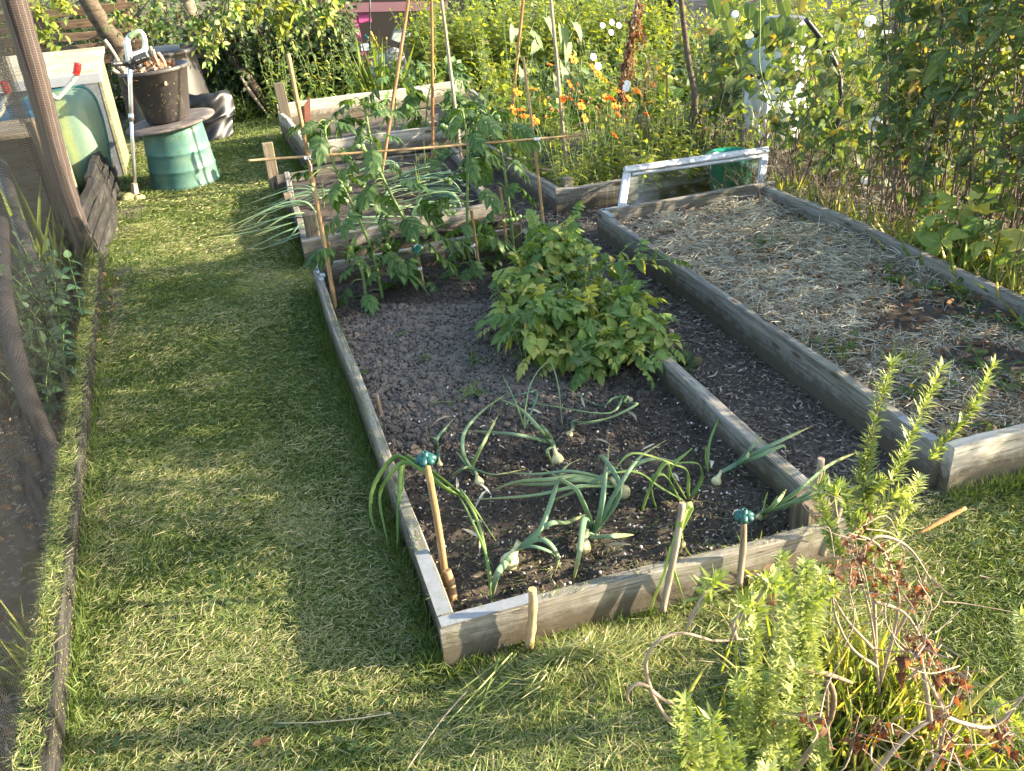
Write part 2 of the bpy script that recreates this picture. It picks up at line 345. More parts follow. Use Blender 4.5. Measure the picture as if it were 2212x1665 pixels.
M['lush'] = leaf_mat('lush_leaf', GREENS['lush'], (1.75, 1.6, .4), tf=.5)
M['onion'] = leaf_mat('onion_leaf', GREENS['onion'], (1.5, 1.5, .6), tf=.2, vein=.0, rough=.45, tipc=(.33, .3, .12))
M['leek'] = leaf_mat('leek_leaf', [(0, (.13, .22, .06)), (.5, (.2, .3, .09)), (1, (.33, .4, .12))], (1.5, 1.5, .5), tf=.3, vein=.2)
M['grass'] = leaf_mat('grass_blade', GREENS['grass'], (1.6, 1.6, .6), tf=.28, vein=0)
M['longgrass'] = leaf_mat('long_grass_blade', [(0, (.10, .15, .028)), (.5, (.2, .26, .05)), (.8, (.34, .34, .1)), (1, (.46, .4, .22))], (1.7, 1.6, .5), tf=.4, vein=.2)
M['straw'] = leaf_mat('straw', [(0, (.2, .16, .11)), (.4, (.36, .31, .22)), (.8, (.52, .47, .36)), (1, (.66, .62, .53))], (1.2, 1.1, .8), tf=.15, vein=0, rough=.7)
M['litter'] = leaf_mat('dead_leaf', [(0, (.06, .04, .03)), (.5, (.18, .1, .055)), (.85, (.3, .17, .09)), (1, (.5, .46, .42))], (1.4, 1., .6), tf=.15, vein=.1, rough=.8)
M['russet'] = leaf_mat('withered_russet_leaf', [(0, (.05, .022, .012)), (.5, (.13, .06, .03)), (1, (.3, .18, .1))], (1.7, 1., .5), tf=.35, vein=.1, rough=.7)
M['rose'] = leaf_mat('rosemary_needle', [(0, (.10, .14, .03)), (.5, (.22, .27, .06)), (1, (.42, .44, .18))], (1.4, 1.5, .4), tf=.25, vein=.6, rough=.45)
M['nettle'] = leaf_mat('nettle_leaf', [(0, (.035, .075, .04)), (1, (.075, .15, .075))], tf=.3)
M['stem'] = plain_mat('green_stem', (.14, .2, .06), .6)
M['stembrown'] = plain_mat('brown_stem', (.19, .13, .08), .8)
M['stemgrey'] = plain_mat('grey_twig', (.27, .2, .145), .85, .4, 40)
# ================================================================== STRUCTURE
def dirt_mat(name, a, b, tint=None, sc=28):
    m, n, l = new_mat(name); at = n.new('ShaderNodeAttribute'); at.attribute_name = 'lf'; sp = n.new('ShaderNodeSeparateXYZ'); l.new(at.outputs['Vector'], sp.inputs[0])
    co = coords(n, l); n1 = noise_(n, l, co, sc, 8, .75); n2 = noise_(n, l, co, sc*7, 4, .7)
    r = ramp(n, [(0, a), (1, b)]); l.new(sp.outputs[0], r.inputs[0])
    c = mix_(n, l, 1., r.outputs[0], mix_(n, l, n1, (.35, .34, .33), (1.7, 1.7, 1.7)), 'MULTIPLY')
    c = mix_(n, l, 1., c, mix_(n, l, n2, (.5, .5, .5), (1.5, 1.5, 1.5)), 'MULTIPLY')
    h = math_(n, l, 'ADD', n1, math_(n, l, 'MULTIPLY', n2, .5))
    finish(n, l, c, .95, h, .9, .012, spec=.15); return m
M['soil'] = dirt_mat('garden_soil', (.042, .033, .026), (.19, .16, .14))
M['chips'] = leaf_mat('wood_chip', [(0, (.04, .03, .025)), (.5, (.12, .095, .075)), (.9, (.24, .19, .15)), (1, (.42, .35, .28))], (1, 1, 1), tf=.0, vein=0, rough=.9)
M['turf'] = dirt_mat('turf_base', (.035, .045, .012), (.085, .10, .03), sc=40)
M['groundm'] = dirt_mat('open_ground', (.06, .055, .03), (.2, .17, .12), sc=9)
def field(name, x0, x1, y0, y1, z, amp, mat, step=.02, ns=9., kind='structure', dry=None, label=None, cat=None):
    nx = max(2, int((x1-x0)/step)); ny = max(2, int((y1-y0)/step))
    X, Y = np.meshgrid(np.linspace(x0, x1, nx), np.linspace(y0, y1, ny), indexing='ij')
    Z = z+amp*((vnoise(X, Y, ns)-.5)+.5*(vnoise(X, Y, ns*2.3)-.5)+.35*(vnoise(X, Y, ns*5.1)-.5)+.25*(vnoise(X, Y, ns*11)-.5))
    i, j = np.meshgrid(np.arange(nx-1), np.arange(ny-1), indexing='ij'); i = i.ravel(); j = j.ravel()
    q = np.stack([i*ny+j, (i+1)*ny+j, (i+1)*ny+j+1, i*ny+j+1], 1)
    d = np.full(X.size, .3) if dry is None else dry(X, Y).ravel()
    mb = MB(); mb.add(np.stack([X, Y, Z], -1).reshape(-1, 3), None, q, np.stack([d, d*0, d*0], 1))
    o = obj(name, mb, mat); tag(o, label, cat, None, kind); return o
field('ground', -60, 70, -30, 120, -.03, .03, M['groundm'], 2.0, .3)
field('lawn', -1.1, .0, -3, 9.5, .0, .012, M['turf'], .06, 3., dry=lambda X, Y: vnoise(X, Y, 4))
field('lawn', 0.0, 4.5, -3, .1, .0, .012, M['turf'], .06, 3., dry=lambda X, Y: vnoise(X, Y, 4)) 
field('path', 1.0, 1.75, .1, 5.6, .003, .012, M['soil'], .02, 8, dry=lambda X, Y: .35+.25*vnoise(X, Y, 5))
field('path', 0.0, 1.0, 2.7, 3.2, .002, .012, M['soil'], .03, 8, dry=lambda X, Y: .35+.25*vnoise(X, Y, 5))
# ---- boards
def board(parent, name, mat, A, B, h, th, z0=0., side=1, warp=.0065, seg=34, z1=None, label=None, lean=0.):
    A = vec(A[0], A[1], z0); B = vec(B[0], B[1], z0 if z1 is None else z1); L = float(np.linalg.norm(B-A)); d = (B-A)/L
    up = nrm(vec(0, 0, 1)-d*d[2]); y = np.cross(up, d)*side
    up2 = nrm(up+lean*y)
    c = .004; pr = [(0, c), (0, h-c), (c, h), (th-c, h), (th, h-c), (th, c), (th-c, 0), (c, 0)]; ph = U(0, 9)
    V = []; n = len(pr)
    for i in range(seg+1):
        t = i/seg; x = t*L; wy = warp*(math.sin(t*5+ph)+.5*math.sin(t*13+ph*2)); wz = warp*.7*math.sin(t*7+ph*3)
        for k, (a, b) in enumerate(pr):
            top = b > h*.5
            V.append((x+(0 if 0 < i < seg else U(-.001, .001)), (a+wy+U(-.0007, .0007))*side+lean*b*side, b+(wz+U(-.001, .001) if top else 0)))
    q = [(i*n+k, i*n+(k+1) % n, (i+1)*n+(k+1) % n, (i+1)*n+k) for i in range(seg) for k in range(n)]
    t = []
    for b0 in (0, seg*n): t += [(b0, b0+k, b0+k+1) for k in range(1, n-1)]
    mb = MB(); mb.add(V, t, q, None)
    me = mb.mesh(name, mat, False); o = bpy.data.objects.new(name, me); C.objects.link(o)
    loc = WL[parent.name] if parent is not None else np.zeros(3)
    yy = np.cross(up, d)
    mt = Matrix(((d[0], yy[0], up[0], A[0]-loc[0]), (d[1], yy[1], up[1], A[1]-loc[1]), (d[2], yy[2], up[2], A[2]-loc[2]), (0, 0, 0, 1)))
    if parent is not None: o.parent = parent
    o.matrix_local = mt; WL[o.name] = A
    if label: o['label'] = label
    return o
def post(parent, name, mat, x, y, z0, z1, sx, sy, rot=0., tilt=(0, 0), bev=.005):
    """squared post; grain runs along its length (local x)"""
    h = z1-z0; mb = MB(); box(mb, (h/2, 0, 0), (h, sx, sy), bev=bev)
    me = mb.mesh(name, mat, False); o = bpy.data.objects.new(name, me); C.objects.link(o)
    d = nrm(vec(tilt[0], tilt[1], 1)); s = nrm(vec(math.cos(rot), math.sin(rot), 0)-d*(vec(math.cos(rot), math.sin(rot), 0)@d)); t_ = np.cross(d, s)
    loc = WL[parent.name] if parent is not None else np.zeros(3)
    if parent is not None: o.parent = parent
    o.matrix_local = Matrix(((d[0], s[0], t_[0], x-loc[0]), (d[1], s[1], t_[1], y-loc[1]), (d[2], s[2], t_[2], z0-loc[2]), (0, 0, 0, 1)))
    WL[o.name] = vec(x, y, z0); return o
M['steel'] = plain_mat('galvanised_plate', (.22, .23, .25), .55, .35, 60, .2, metal=.25, dirt=(.13, .14, .09), dscale=30)
M['rust'] = plain_mat('rusty_steel', (.2, .075, .045), .8, .5, 30, .4, dirt=(.09, .04, .03))
# bed with onions (nearest)
A_ = thing('raised_bed', 'grey plank raised bed with dark soil, onions and potato plants, nearest the lawn', 'raised bed', (0, 0, 0))
board(A_, 'plank', M['wood'], (0, 0), (1.135, -.022), .14, .034, side=1)
board(A_, 'plank', M['wood'], (0, .038), (-.0, 2.70), .14, .036, side=-1)
board(A_, 'plank', M['wood'], (1.15, .10), (1.14, 2.75), .135, .045, side=1, warp=.006)
board(A_, 'plank', M['wood'], (.04, 2.69), (1.09, 2.745), .145, .034, side=1)
for a in [(1.075, .085, 0, .165, .075, .085), (.075, .075, 0, .085, .05, .06), (1.06, 2.68, 0, .2, .045, .045), (1.1, 2.79, 0, .19, .04, .05)]: post(A_, 'post', M['post'], *a)
mb = MB(); box(mb, (.02, .17, .1435), (.036, .26, .004)); obj('corner_plate', mb, M['steel'], A_, False)
mb = MB(); box(mb, (.12, .0155, .1435), (.235, .034, .004)); obj('corner_plate', mb, M['steel'], A_, False)
mb = MB(); 
for k in range(5): box(mb, (.02+.012*(k % 2), 2.69-.05*k, .146), (.022, .035, .01), a=U(0, 1))
obj('peeling_strip', mb, plain_mat('flaking_foil', (.32, .35, .38), .6, .3, 40), A_, False)
# straw bed on the right
B_ = thing('raised_bed', 'grey plank raised bed full of dry straw and weeds, beside the hedge', 'raised bed', (1.56, .12, 0))
board(B_, 'plank', M['wood'], (1.555, .165), (1.565, 2.79), .16, .036, side=-1, warp=.008)
board(B_, 'plank', M['woodpale'], (1.585, .12), (2.9, .14), .165, .04, side=1)
board(B_, 'plank', M['wood'], (2.64, .19), (2.60, 2.75), .155, .036, side=1, warp=.008)
board(B_, 'plank', M['wood'], (1.57, 2.79), (2.66, 2.80), .16, .034, side=-1)
for a in [(1.63, .2, 0, .17, .05, .06), (1.63, 2.72, 0, .15, .05, .05)]: post(B_, 'post', M['post'], *a)
mb = MB(); box(mb, (1.583, 2.70, .1635), (.03, .15, .004)); box(mb, (1.66, 2.772, .1635), (.16, .03, .004)); obj('corner_plate', mb, M['steel'], B_, False)
mb = MB(); box(mb, (1.572, .27, .1635), (.032, .15, .004)); obj('corner_plate', mb, M['steel'], B_, False)
# drying bed
C_ = thing('raised_bed', 'low plank raised bed behind the tomatoes, covered in flopped onion leaves', 'raised bed', (0, 3.09, 0))
board(C_, 'plank', M['wood'], (-.01, 3.09), (1.11, 3.215), .155, .036, side=1)
board(C_, 'plank', M['wood'], (-.01, 3.13), (.03, 4.72), .145, .036, side=-1)
board(C_, 'plank', M['wood'], (1.12, 3.26), (1.25, 4.72), .15, .036, side=1)
board(C_, 'plank', M['wooddark'], (-.02, 4.76), (1.3, 4.78), .12, .03, side=1)
for a in [(.06, 3.19, 0, .27, .07, .05), (-.04, 4.79, 0, .34, .075, .04), (1.07, 3.3, 0, .2, .06, .05), (.0, 4.05, 0, .17, .05, .05)]: post(C_, 'post', M['post'], *a)
# tall double-board bed
D_ = thing('raised_bed', 'tall double-board raised bed with a leaning post, beyond the onion bed', 'raised bed', (.23, 5, 0))
board(D_, 'plank', M['woodpale'], (.235, 4.99), (1.75, 4.88), .16, .034, z0=.10, side=1)
board(D_, 'plank', M['wooddark'], (.24, 5.0), (1.75, 4.90), .088, .034, z0=0, side=1)
board(D_, 'plank', M['woodpale'], (.225, 5.03), (.15, 6.34), .16, .034, z0=.10, side=-1)
board(D_, 'plank', M['wood'], (.23, 5.03), (.155, 6.34), .088, .034, z0=0, side=-1)
board(D_, 'plank', M['woodpale'], (.15, 6.38), (1.85, 6.47), .19, .034, z0=.12, side=1)
board(D_, 'plank', M['wood'], (.15, 6.38), (1.85, 6.47), .11, .034, z0=0, side=1)
board(D_, 'plank', M['wood'], (1.80, 4.92), (1.86, 6.44), .24, .034, side=1)
for a in [(.21, 6.28, 0, .50, .085, .03, 0, (-.05, 0)), (.30, 5.08, 0, .36, .06, .05)]: post(D_, 'post', M['woodpale'], *a)
post(D_, 'post', M['post'], 1.16, 4.96, 0, .3, .07, .05)
# marigold bed
E_ = thing('raised_bed', 'weathered raised bed crowded with orange marigolds, in front of the bean canes', 'raised bed', (1.5, 3.27, 0))
board(E_, 'plank', M['wood'], (1.505, 3.31), (1.44, 4.85), .16, .034, side=-1)
board(E_, 'plank', M['wood'], (1.5, 3.27), (2.02, 3.255), .16, .036, side=1)
post(E_, 'post', M['wooddark'], 1.60, 3.36, 0, .2, .06, .06)
post(E_, 'post', M['wooddark'], 1.50, 4.72, 0, .24, .05, .05)
# soil in the beds
def dryA(X, Y):
    d = np.clip((Y-.75)/.5, 0, 1)*np.clip((2.18+.1*np.sin(X*5)-Y)/.12, 0, 1)
    return .12+.75*d*np.clip((1.05-X)/.3, .3, 1)+.15*vnoise(X, Y, 7)
field('soil', .03, 1.12, .03, 2.7, .045, .028, M['soil'], .009, 14, dry=dryA)
field('soil', 1.58, 2.62, .15, 2.78, .055, .03, M['soil'], .03, 8, dry=lambda X, Y: .3+.3*vnoise(X, Y, 6))
field('soil', .0, 1.22, 3.12, 4.76, .075, .03, M['soil'], .03, 9, dry=lambda X, Y: .1+.1*vnoise(X, Y, 6))
field('soil', .18, 1.82, 5.0, 6.4, .10, .03, M['soil'], .04, 9, dry=lambda X, Y: .3+.2*vnoise(X, Y, 6))
field('soil', 1.5, 3.0, 3.28, 5.4, .07, .03, M['soil'], .04, 9, dry=lambda X, Y: .15+.2*vnoise(X, Y, 6))
field('soil', -3.5, -.93, -1.5, 9, .003, .03, M['soil'], .05, 6, dry=lambda X, Y: .3+.3*vnoise(X, Y, 5))
#@@PART3
# ================================================================== GRASS AND LOOSE GROUND COVER
def zl(x, y): return .012*((vnoise(x, y, 3.)-.5)+.5*(vnoise(x, y, 6.9)-.5)+.35*(vnoise(x, y, 15.3)-.5))
def in_beds(x, y):
    return ((x > -.005) & (x < 1.15) & (y > -.015) & (y < 2.76)) | ((x > 1.55) & (x < 2.66) & (y > .115) & (y < 2.8)) | ((x > -.02) & (x < 1.14) & (y > 3.08) & (y < 4.8)) | ((x > .14) & (x < 1.9) & (y > 4.98) & (y < 6.5)) | ((x > .95) & (x < 1.56) & (y > .3)) | ((x > 0) & (y > 2.7) & (y < 3.1)) | ((x > 1.43) & (y > 3.2))
def grass(mb, x, y, L, wd, lay, rn, z=None, ang=None, thr=.4):
    n = len(x)
    if n == 0: return
    a = U(0, 2*PI, n) if ang is None else ang
    D = np.stack([np.cos(a)*lay, np.sin(a)*lay, np.maximum(1-lay, .02)], 1)
    zz = (zl(x, y) if z is None else np.zeros(n)+z)
    inst(mb, B2, np.stack([x, y, zz], 1), D, rdir(n, 1.2), L, wd/L, rnd=rn, bend=U(0, .35, n)*(1-lay))
def edge_x(y): return -.885-.052*np.clip(y, -2, 9)          # inner face of the left edging
mb = MB()
def lawn_zone(x0, x1, y0, y1, dens, L, wd):
    n = int((x1-x0)*(y1-y0)*dens); x = U(x0, x1, n); y = U(y0, y1, n)
    k = (x > edge_x(y)) & ~in_beds(x, y); x, y = x[k], y[k]; n = len(x)
    patch = vnoise(x, y, 2.1)*.6+vnoise(x, y, 6.)*.4; fine = vnoise(x, y, 17)
    clip = U(0, 1, n) < .22+.3*(patch > .55)
    ln = L*U(.6, 1.5, n)*(.75+.5*fine)
    lay = np.where(clip, U(.85, 1., n), U(.25, .85, n))
    ang = 2*PI*vnoise(x+9, y, 2.3)*1.5+rng.normal(size=n)*1.1; ang = np.where(clip, U(0, 6.3, n), ang)
    rn = np.clip(np.where(clip, U(.35, 1, n)**(1.0), U(.0, .62, n))+(patch-.5)*.35, 0, 1)
    zz = zl(x, y)+np.where(clip, U(.004, .02, n), 0)
    grass(mb, x, y, ln, wd*U(.6, 1.3, n), lay, rn, z=zz, ang=ang)
lawn_zone(-1.05, 1.75, -1.0, .35, 52000, .023, .0017)
lawn_zone(1.75, 2.6, -.9, .35, 30000, .025, .002)
lawn_zone(-1.1, .0, .35, 2.0, 38000, .025, .002)
lawn_zone(-1.15, .0, 2.0, 4.2, 24000, .027, .0026)
lawn_zone(-1.25, .25, 4.2, 9.3, 8500, .032, .0042)
tag(obj('lawn_grass', mb, M['grass']), 'short mown green lawn strewn with clippings', 'grass', None, 'stuff')
# untrimmed fringe along the foot of the boards and the raked clippings in front of the bed
mb = MB()
TRI = compound([(ROUND, (0, .05), 2.1*i, 1, .05) for i in range(3)])
for cx, cy, rr, nn in ((-.62, 1.35, .16, 70), (-.45, .62, .12, 40), (-.75, 2.6, .2, 80), (-.5, 3.3, .2, 60), (-.8, .1, .15, 60), (-.25, -.1, .12, 40), (-.35, 1.9, .15, 50), (1.6, -.15, .2, 60), (2.0, -.1, .2, 60), (.1, -.35, .12, 30), (-.6, -.35, .15, 40)):
    x = cx+rng.normal(size=nn)*rr; y = cy+rng.normal(size=nn)*rr; k = (x > edge_x(y)+.02) & ~in_beds(x, y); x, y = x[k], y[k]; m_ = len(x)
    inst(mb, TRI, np.stack([x, y, zl(x, y)+U(.008, .022, m_)], 1), rdir(m_)*vec(1, 1, .2), rdir(m_, 4), U(.007, .013, m_), 1., rnd=U(0, .6, m_))
tag(obj('clover', mb, M['bind']), 'patches of clover and small round weeds in the lawn', 'clover', None, 'stuff')
mb = MB()
def fringe(x0, y0, x1, y1, wdt, n, L, wd, lay=(.15, .6), r=(0, .6), z=None):
    t = U(0, 1, n); dx, dy = x1-x0, y1-y0; l = math.hypot(dx, dy); o = np.abs(rng.normal(size=n))*wdt
    x = x0+dx*t-dy/l*o; y = y0+dy*t+dx/l*o
    grass(mb, x, y, L*U(.5, 1.5, n), wd*U(.6, 1.2, n), U(lay[0], lay[1], n), U(r[0], r[1], n), z=None if z is None else z+zl(x, y))
fringe(0, 0, 0, 2.75, .03, 4500, .055, .0026); fringe(-.01, 3.09, 0., 4.8, .03, 1500, .06, .003); fringe(.23, 5, .15, 6.4, .04, 1500, .07, .004)
fringe(1.15, 0, 0, 0, .025, 1500, .05, .0024); fringe(2.9, .11, 1.56, .11, .03, 2500, .06, .0026)
fringe(-.88, -.2, -1.08, 3.65, -.02, 3500, .05, .0026)
tag(obj('fringe_grass', mb, M['grass']), 'longer untrimmed grass along the foot of the boards', 'grass', None, 'stuff')
mb = MB()
def heap(cx, cy, rx, ry, h, n, L, wd, r=(.35, 1.), lay=(.8, 1.)):
    a = U(0, 2*PI, n); q = np.sqrt(U(0, 1, n)); x = cx+rx*q*np.cos(a); y = cy+ry*q*np.sin(a)
    k = ~((y > -.012) & (x < 1.15) & (x > 0)); x, y, q, a = x[k], y[k], q[k], a[k]; n = len(x)
    z = zl(x, y)+h*np.exp(-(q*1.5)**2)*U(.2, 1, n)*(.5+vnoise(x, y, 14))+.004
    grass(mb, x, y, L*U(.5, 1.6, n), wd*U(.6, 1.3, n), U(lay[0], lay[1], n), np.clip(U(r[0], r[1], n), 0, 1), z=z)
heap(.30, -.14, .30, .13, .085, 15000, .05, .0024); heap(.05, -.2, .22, .12, .025, 4500, .04, .0024); heap(.7, -.12, .35, .13, .03, 8000, .045, .0024)
heap(.45, -.32, .5, .2, .03, 13000, .045, .0024); heap(.85, -.25, .3, .2, .06, 9000, .05, .0024); heap(.12, -.4, .5, .1, .035, 8000, .045, .0024); heap(1.05, -.12, .3, .14, .02, 4000, .045, .0024)
x = U(.12, .45, 60); grass(mb, x, U(-.12, -.03, 60), U(.12, .3, 60), .004, U(.9, .99, 60), U(.3, .75, 60), z=U(.02, .06, 60), ang=U(3.3, 4.6, 60))
for cx, cy, hh in [(-.55, -.1, .02), (-.62, .35, .02), (-.75, 1.2, .012), (-.3, 3.7, .02), (-.9, 4.3, .03), (-.2, 2.95, .02)]: heap(cx, cy, .2, .2, hh, 1500, .04, .0026, (.45, 1))
for k in range(26):
    y_ = U(-.6, 4.); heap(U(edge_x(y_)+.1, -.08), y_, U(.05, .14), U(.04, .1), .012, 260, .035, .002, (.6, 1))
tag(obj('grass_clippings', mb, M['grass']), 'loose raked clippings lying in front of the nearest bed', 'grass', None, 'stuff')
# clods, stones, chips
import bmesh
def ico(sub, jit):
    bm = bmesh.new(); bmesh.ops.create_icosphere(bm, subdivisions=sub, radius=1.)
    v = np.array([q.co[:] for q in bm.verts]); t = np.array([[q.index for q in f.verts] for f in bm.faces]); bm.free()
    v = v*(1+rng.normal(size=(len(v), 1))*jit); v[:, 2] *= .8
    return v, t, np.zeros_like(v)
CL2 = [ico(2, .14) for _ in range(5)]; CL1 = [ico(1, .2) for _ in range(4)]
def lumps(mb, tms, x, y, z, s, rn):
    idx = rng.integers(0, len(tms), len(x))
    for i, tm in enumerate(tms):
        k = idx == i; inst(mb, tm, np.stack([x[k], y[k], z[k]], 1), rdir(int(k.sum())), rdir(int(k.sum())), s[k], 1., rnd=rn[k])
def zA(x, y): return .045+.028*((vnoise(x, y, 14)-.5)+.5*(vnoise(x, y, 32)-.5))
mb = MB()
n = 1500; x = U(.06, 1.08, n); y = U(.9, 2.25, n); k = vnoise(x, y, 4) > .3; x, y = x[k], y[k]; lumps(mb, CL2, x, y, zA(x, y)+.004, U(.008, .019, len(x))*U(.6, 1., len(x)), .85*np.clip(dryA(x, y), 0, 1)+U(0, .15, len(x)))
n = 8000; x = U(.05, 1.09, n); y = U(.7, 2.35, n); lumps(mb, CL1, x, y, zA(x, y)+.003, U(.003, .009, n), .85*np.clip(dryA(x, y), 0, 1)+U(0, .15, n))
n = 7000; x = U(.05, 1.09, n); y = U(.04, 2.66, n); lumps(mb, CL1, x, y, zA(x, y)+.003, U(.002, .006, n), U(0, .35, n))
tag(obj('soil_clods', mb, M['soil'], None, False), 'crumbly grey clods and crumbs of earth in the onion bed', 'clods', None, 'stuff')
M['pebble'] = leaf_mat('pebble', [(0, (.2, .17, .15)), (.5, (.42, .36, .32)), (1, (.75, .72, .7))], (1, 1, 1), tf=0, vein=0, rough=.7)
mb = MB(); n = 420; x = U(.06, 1.09, n); y = U(.04, 1.4, n)**1.; lumps(mb, CL1, x, y, zA(x, y)+.007, U(.002, .0055, n), U(0, 1, n))
tag(obj('pebbles', mb, M['pebble']), 'small pale stones scattered over the dark soil', 'pebbles', None, 'stuff')
mb = MB()
def chips(x, y, z, L, wd, rn):
    n = len(x); a = U(0, 6.3, n); D = np.stack([np.cos(a), np.sin(a), U(-.25, .25, n)], 1); inst(mb, B2, np.stack([x, y, z], 1), D, rdir(n, 3), L, wd/L, rnd=rn)
n = 15000; x = U(1.16, 1.56, n); y = U(.1, 5, n)**1.; chips(x, y, .012+U(-.004, .012, n), U(.01, .035, n), U(.003, .008, n), U(0, 1, n)**1.5)
n = 2500; x = U(1.2, 1.75, n); y = U(2.8, 3.25, n); chips(x, y, .012+U(-.004, .012, n), U(.01, .035, n), U(.003, .008, n), U(0, 1, n)**1.5)
n = 2500; x = U(.02, 1.2, n); y = U(2.76, 3.1, n); chips(x, y, .012+U(-.004, .012, n), U(.01, .035, n), U(.003, .008, n), U(0, 1, n)**1.5)
n = 3500; x = U(.05, 1.1, n); y = U(.04, .9, n); chips(x, y, zA(x, y)+.006, U(.006, .022, n), U(.002, .006, n), U(.1, 1, n)**1.6)
n = 7000; x = U(-1.9, -.97, n); y = U(-.3, 3, n); chips(x, y, .01+U(0, .02, n), U(.01, .04, n), U(.003, .01, n), U(0, 1, n)**1.3)
tag(obj('wood_chips', mb, M['chips']), 'dark bark chippings on the paths and among the soil', 'chippings', None, 'stuff')
# clippings fallen on soil and plank tops
mb = MB(); n = 1500; x = U(.04, 1.1, n); y = .03+np.abs(rng.normal(size=n))*.3; k = y < 2.6; grass(mb, x[k], y[k], U(.01, .03, k.sum()), .0016, U(.9, 1, k.sum()), U(.3, 1, k.sum()), z=zA(x[k], y[k])+.008)
n = 600; x = U(.002, .034, n); y = U(.03, 2.3, n); grass(mb, x, y, U(.008, .025, n), .0018, np.full(n, 1.), U(.15, .7, n), z=np.full(n, .1445))
n = 260; x = U(.0, 1.1, n); grass(mb, x, U(-.0, .03, n)-.02*x, U(.008, .02, n), .0016, np.full(n, 1.), U(.4, 1, n), z=np.full(n, .1445))
tag(obj('fallen_clippings', mb, M['grass']), 'cut grass bits on the plank tops and the soil', 'grass', None, 'stuff')
# straw
mb = MB()
def straw(n, x0, x1, y0, y1, z, dz, L, wd, r=(0, 1), thr=.0):
    x = U(x0, x1, n); y = U(y0, y1, n); k = vnoise(x, y, 2.2)*.6+vnoise(x, y, 6)*.4 > thr; x, y = x[k], y[k]; n = len(x)
    a = 2*PI*vnoise(x, y, 3)+rng.normal(size=n)*1.2; l = L*U(.4, 1.6, n); el = U(-.1, .45, n)**1
    D = np.stack([np.cos(a), np.sin(a), el], 1); P = np.stack([x, y, z+dz*U(0, 1, n)*(.4+vnoise(x, y, 5))], 1)
    x1_ = P[:, 0]+np.cos(a)*l; y1_ = P[:, 1]+np.sin(a)*l
    k = (x1_ > x0) & (x1_ < x1) & (y1_ < y1) & (y1_ > y0)
    inst(mb, BLADE, P[k], D[k], rdir(int(k.sum()), 1), l[k], wd/l[k], rnd=U(r[0], r[1], int(k.sum())), bend=U(.1, .6, int(k.sum())))
straw(26000, 1.60, 2.60, .17, 2.76, .055, .05, .07, .0026, thr=.22)
straw(9000, 1.60, 2.60, 1.0, 2.76, .06, .08, .085, .0026, (.3, 1), thr=.42)
straw(2500, 2.6, 3.0, 1.2, 3.4, .01, .12, .16, .003, (.2, .9)); straw(3000, 3.0, 4.6, 1.5, 4.5, .01, .05, .1, .005, (.3, 1))
tag(obj('straw', mb, M['straw']), 'dry bleached straw matted over the right bed', 'straw', None, 'stuff')
mb = MB()
n = 2600; x = U(1.6, 2.6, n); y = U(.17, 2.76, n); a = U(0, 6.3, n); inst(mb, OVAL, np.stack([x, y, U(.065, .1, n)], 1), np.stack([np.cos(a), np.sin(a), U(-.2, .4, n)], 1), rdir(n, 1.), U(.012, .045, n), U(.6, 1.3, n), rnd=U(0, 1, n)**1.3)
n = 1500; x = U(-1.9, -.98, n); y = U(-.3, 3.5, n); inst(mb, OVAL, np.stack([x, y, U(.01, .05, n)], 1), rdir(n), rdir(n, 1.), U(.012, .04, n), 1., rnd=U(0, .9, n))
n = 900; x = U(2.65, 4.5, n); y = U(1, 5, n); inst(mb, OVAL, np.stack([x, y, U(.01, .06, n)], 1), rdir(n), rdir(n, 1.), U(.02, .06, n), 1., rnd=U(0, 1, n))
tag(obj('leaf_litter', mb, M['litter']), 'brown and bleached dead leaves among the straw', 'dead leaves', None, 'stuff')
#@@PART4
# ================================================================== THINGS ON THE LEFT
def rod(name, P0, P1, r, mat, parent=None, bow=0., nodes=.16, taper=.85, k=8, hollow=False):
    """straight cane with swollen joints, local x along its length"""
    P0 = np.asarray(P0, float); P1 = np.asarray(P1, float); L = float(np.linalg.norm(P1-P0)); n = max(6, int(L/.012)); x = np.linspace(0, L, n)
    rr = r*(1-(1-taper)*x/L)*(1+U(-.02, .02, n))
    if nodes:
        for c in np.arange(U(.02, nodes), L, nodes): rr = rr*(1+.2*np.exp(-((x-c)/.008)**2)) 
    P = np.stack([x, bow*np.sin(x/L*PI), bow*.4*np.sin(x/L*2*PI)], 1)
    mb = MB(); tube(mb, P, rr, k, cap=True)
    o = bpy.data.objects.new(name, mb.mesh(name, mat, 2)); C.objects.link(o); R = frame_to(P1-P0, (0, 1, .1))
    loc = WL[parent.name] if parent is not None else np.zeros(3)
    if parent is not None: o.parent = parent
    o.matrix_local = Matrix([(R[i][0], R[i][1], R[i][2], P0[i]-loc[i]) for i in range(3)]+[(0, 0, 0, 1)]); WL[o.name] = P0
    return o
o = board(None, 'edging_board', M['recycled'], (edge_x(-1.6), -1.6), (edge_x(3.66), 3.66), .1, .045, side=1, warp=.007, seg=60)
tag(o, 'low black edging board along the lawn, its top littered with clippings', 'edging board')
mb = MB(); n = 15000; y = U(-1., 3.62, n); x = edge_x(y)-.004-U(0, 1, n)**.7*.065
grass(mb, x, y, U(.012, .034, n), .0018, U(.6, 1, n), U(.2, 1, n), z=.1+U(0, .012, n))
n = 2500; y = U(-1., 3.62, n); x = edge_x(y)+.003; a = U(0, 6.3, n)
inst(mb, B2, np.stack([x, y, U(.0, .1, n)], 1), np.stack([0*a, np.cos(a), np.sin(a)], 1), vec(1, 0, 0), U(.006, .014, n), .14, rnd=U(.5, 1, n))
tag(obj('edge_clippings', mb, M['grass']), 'clippings heaped on top of the low edging board', 'grass', None, 'stuff')
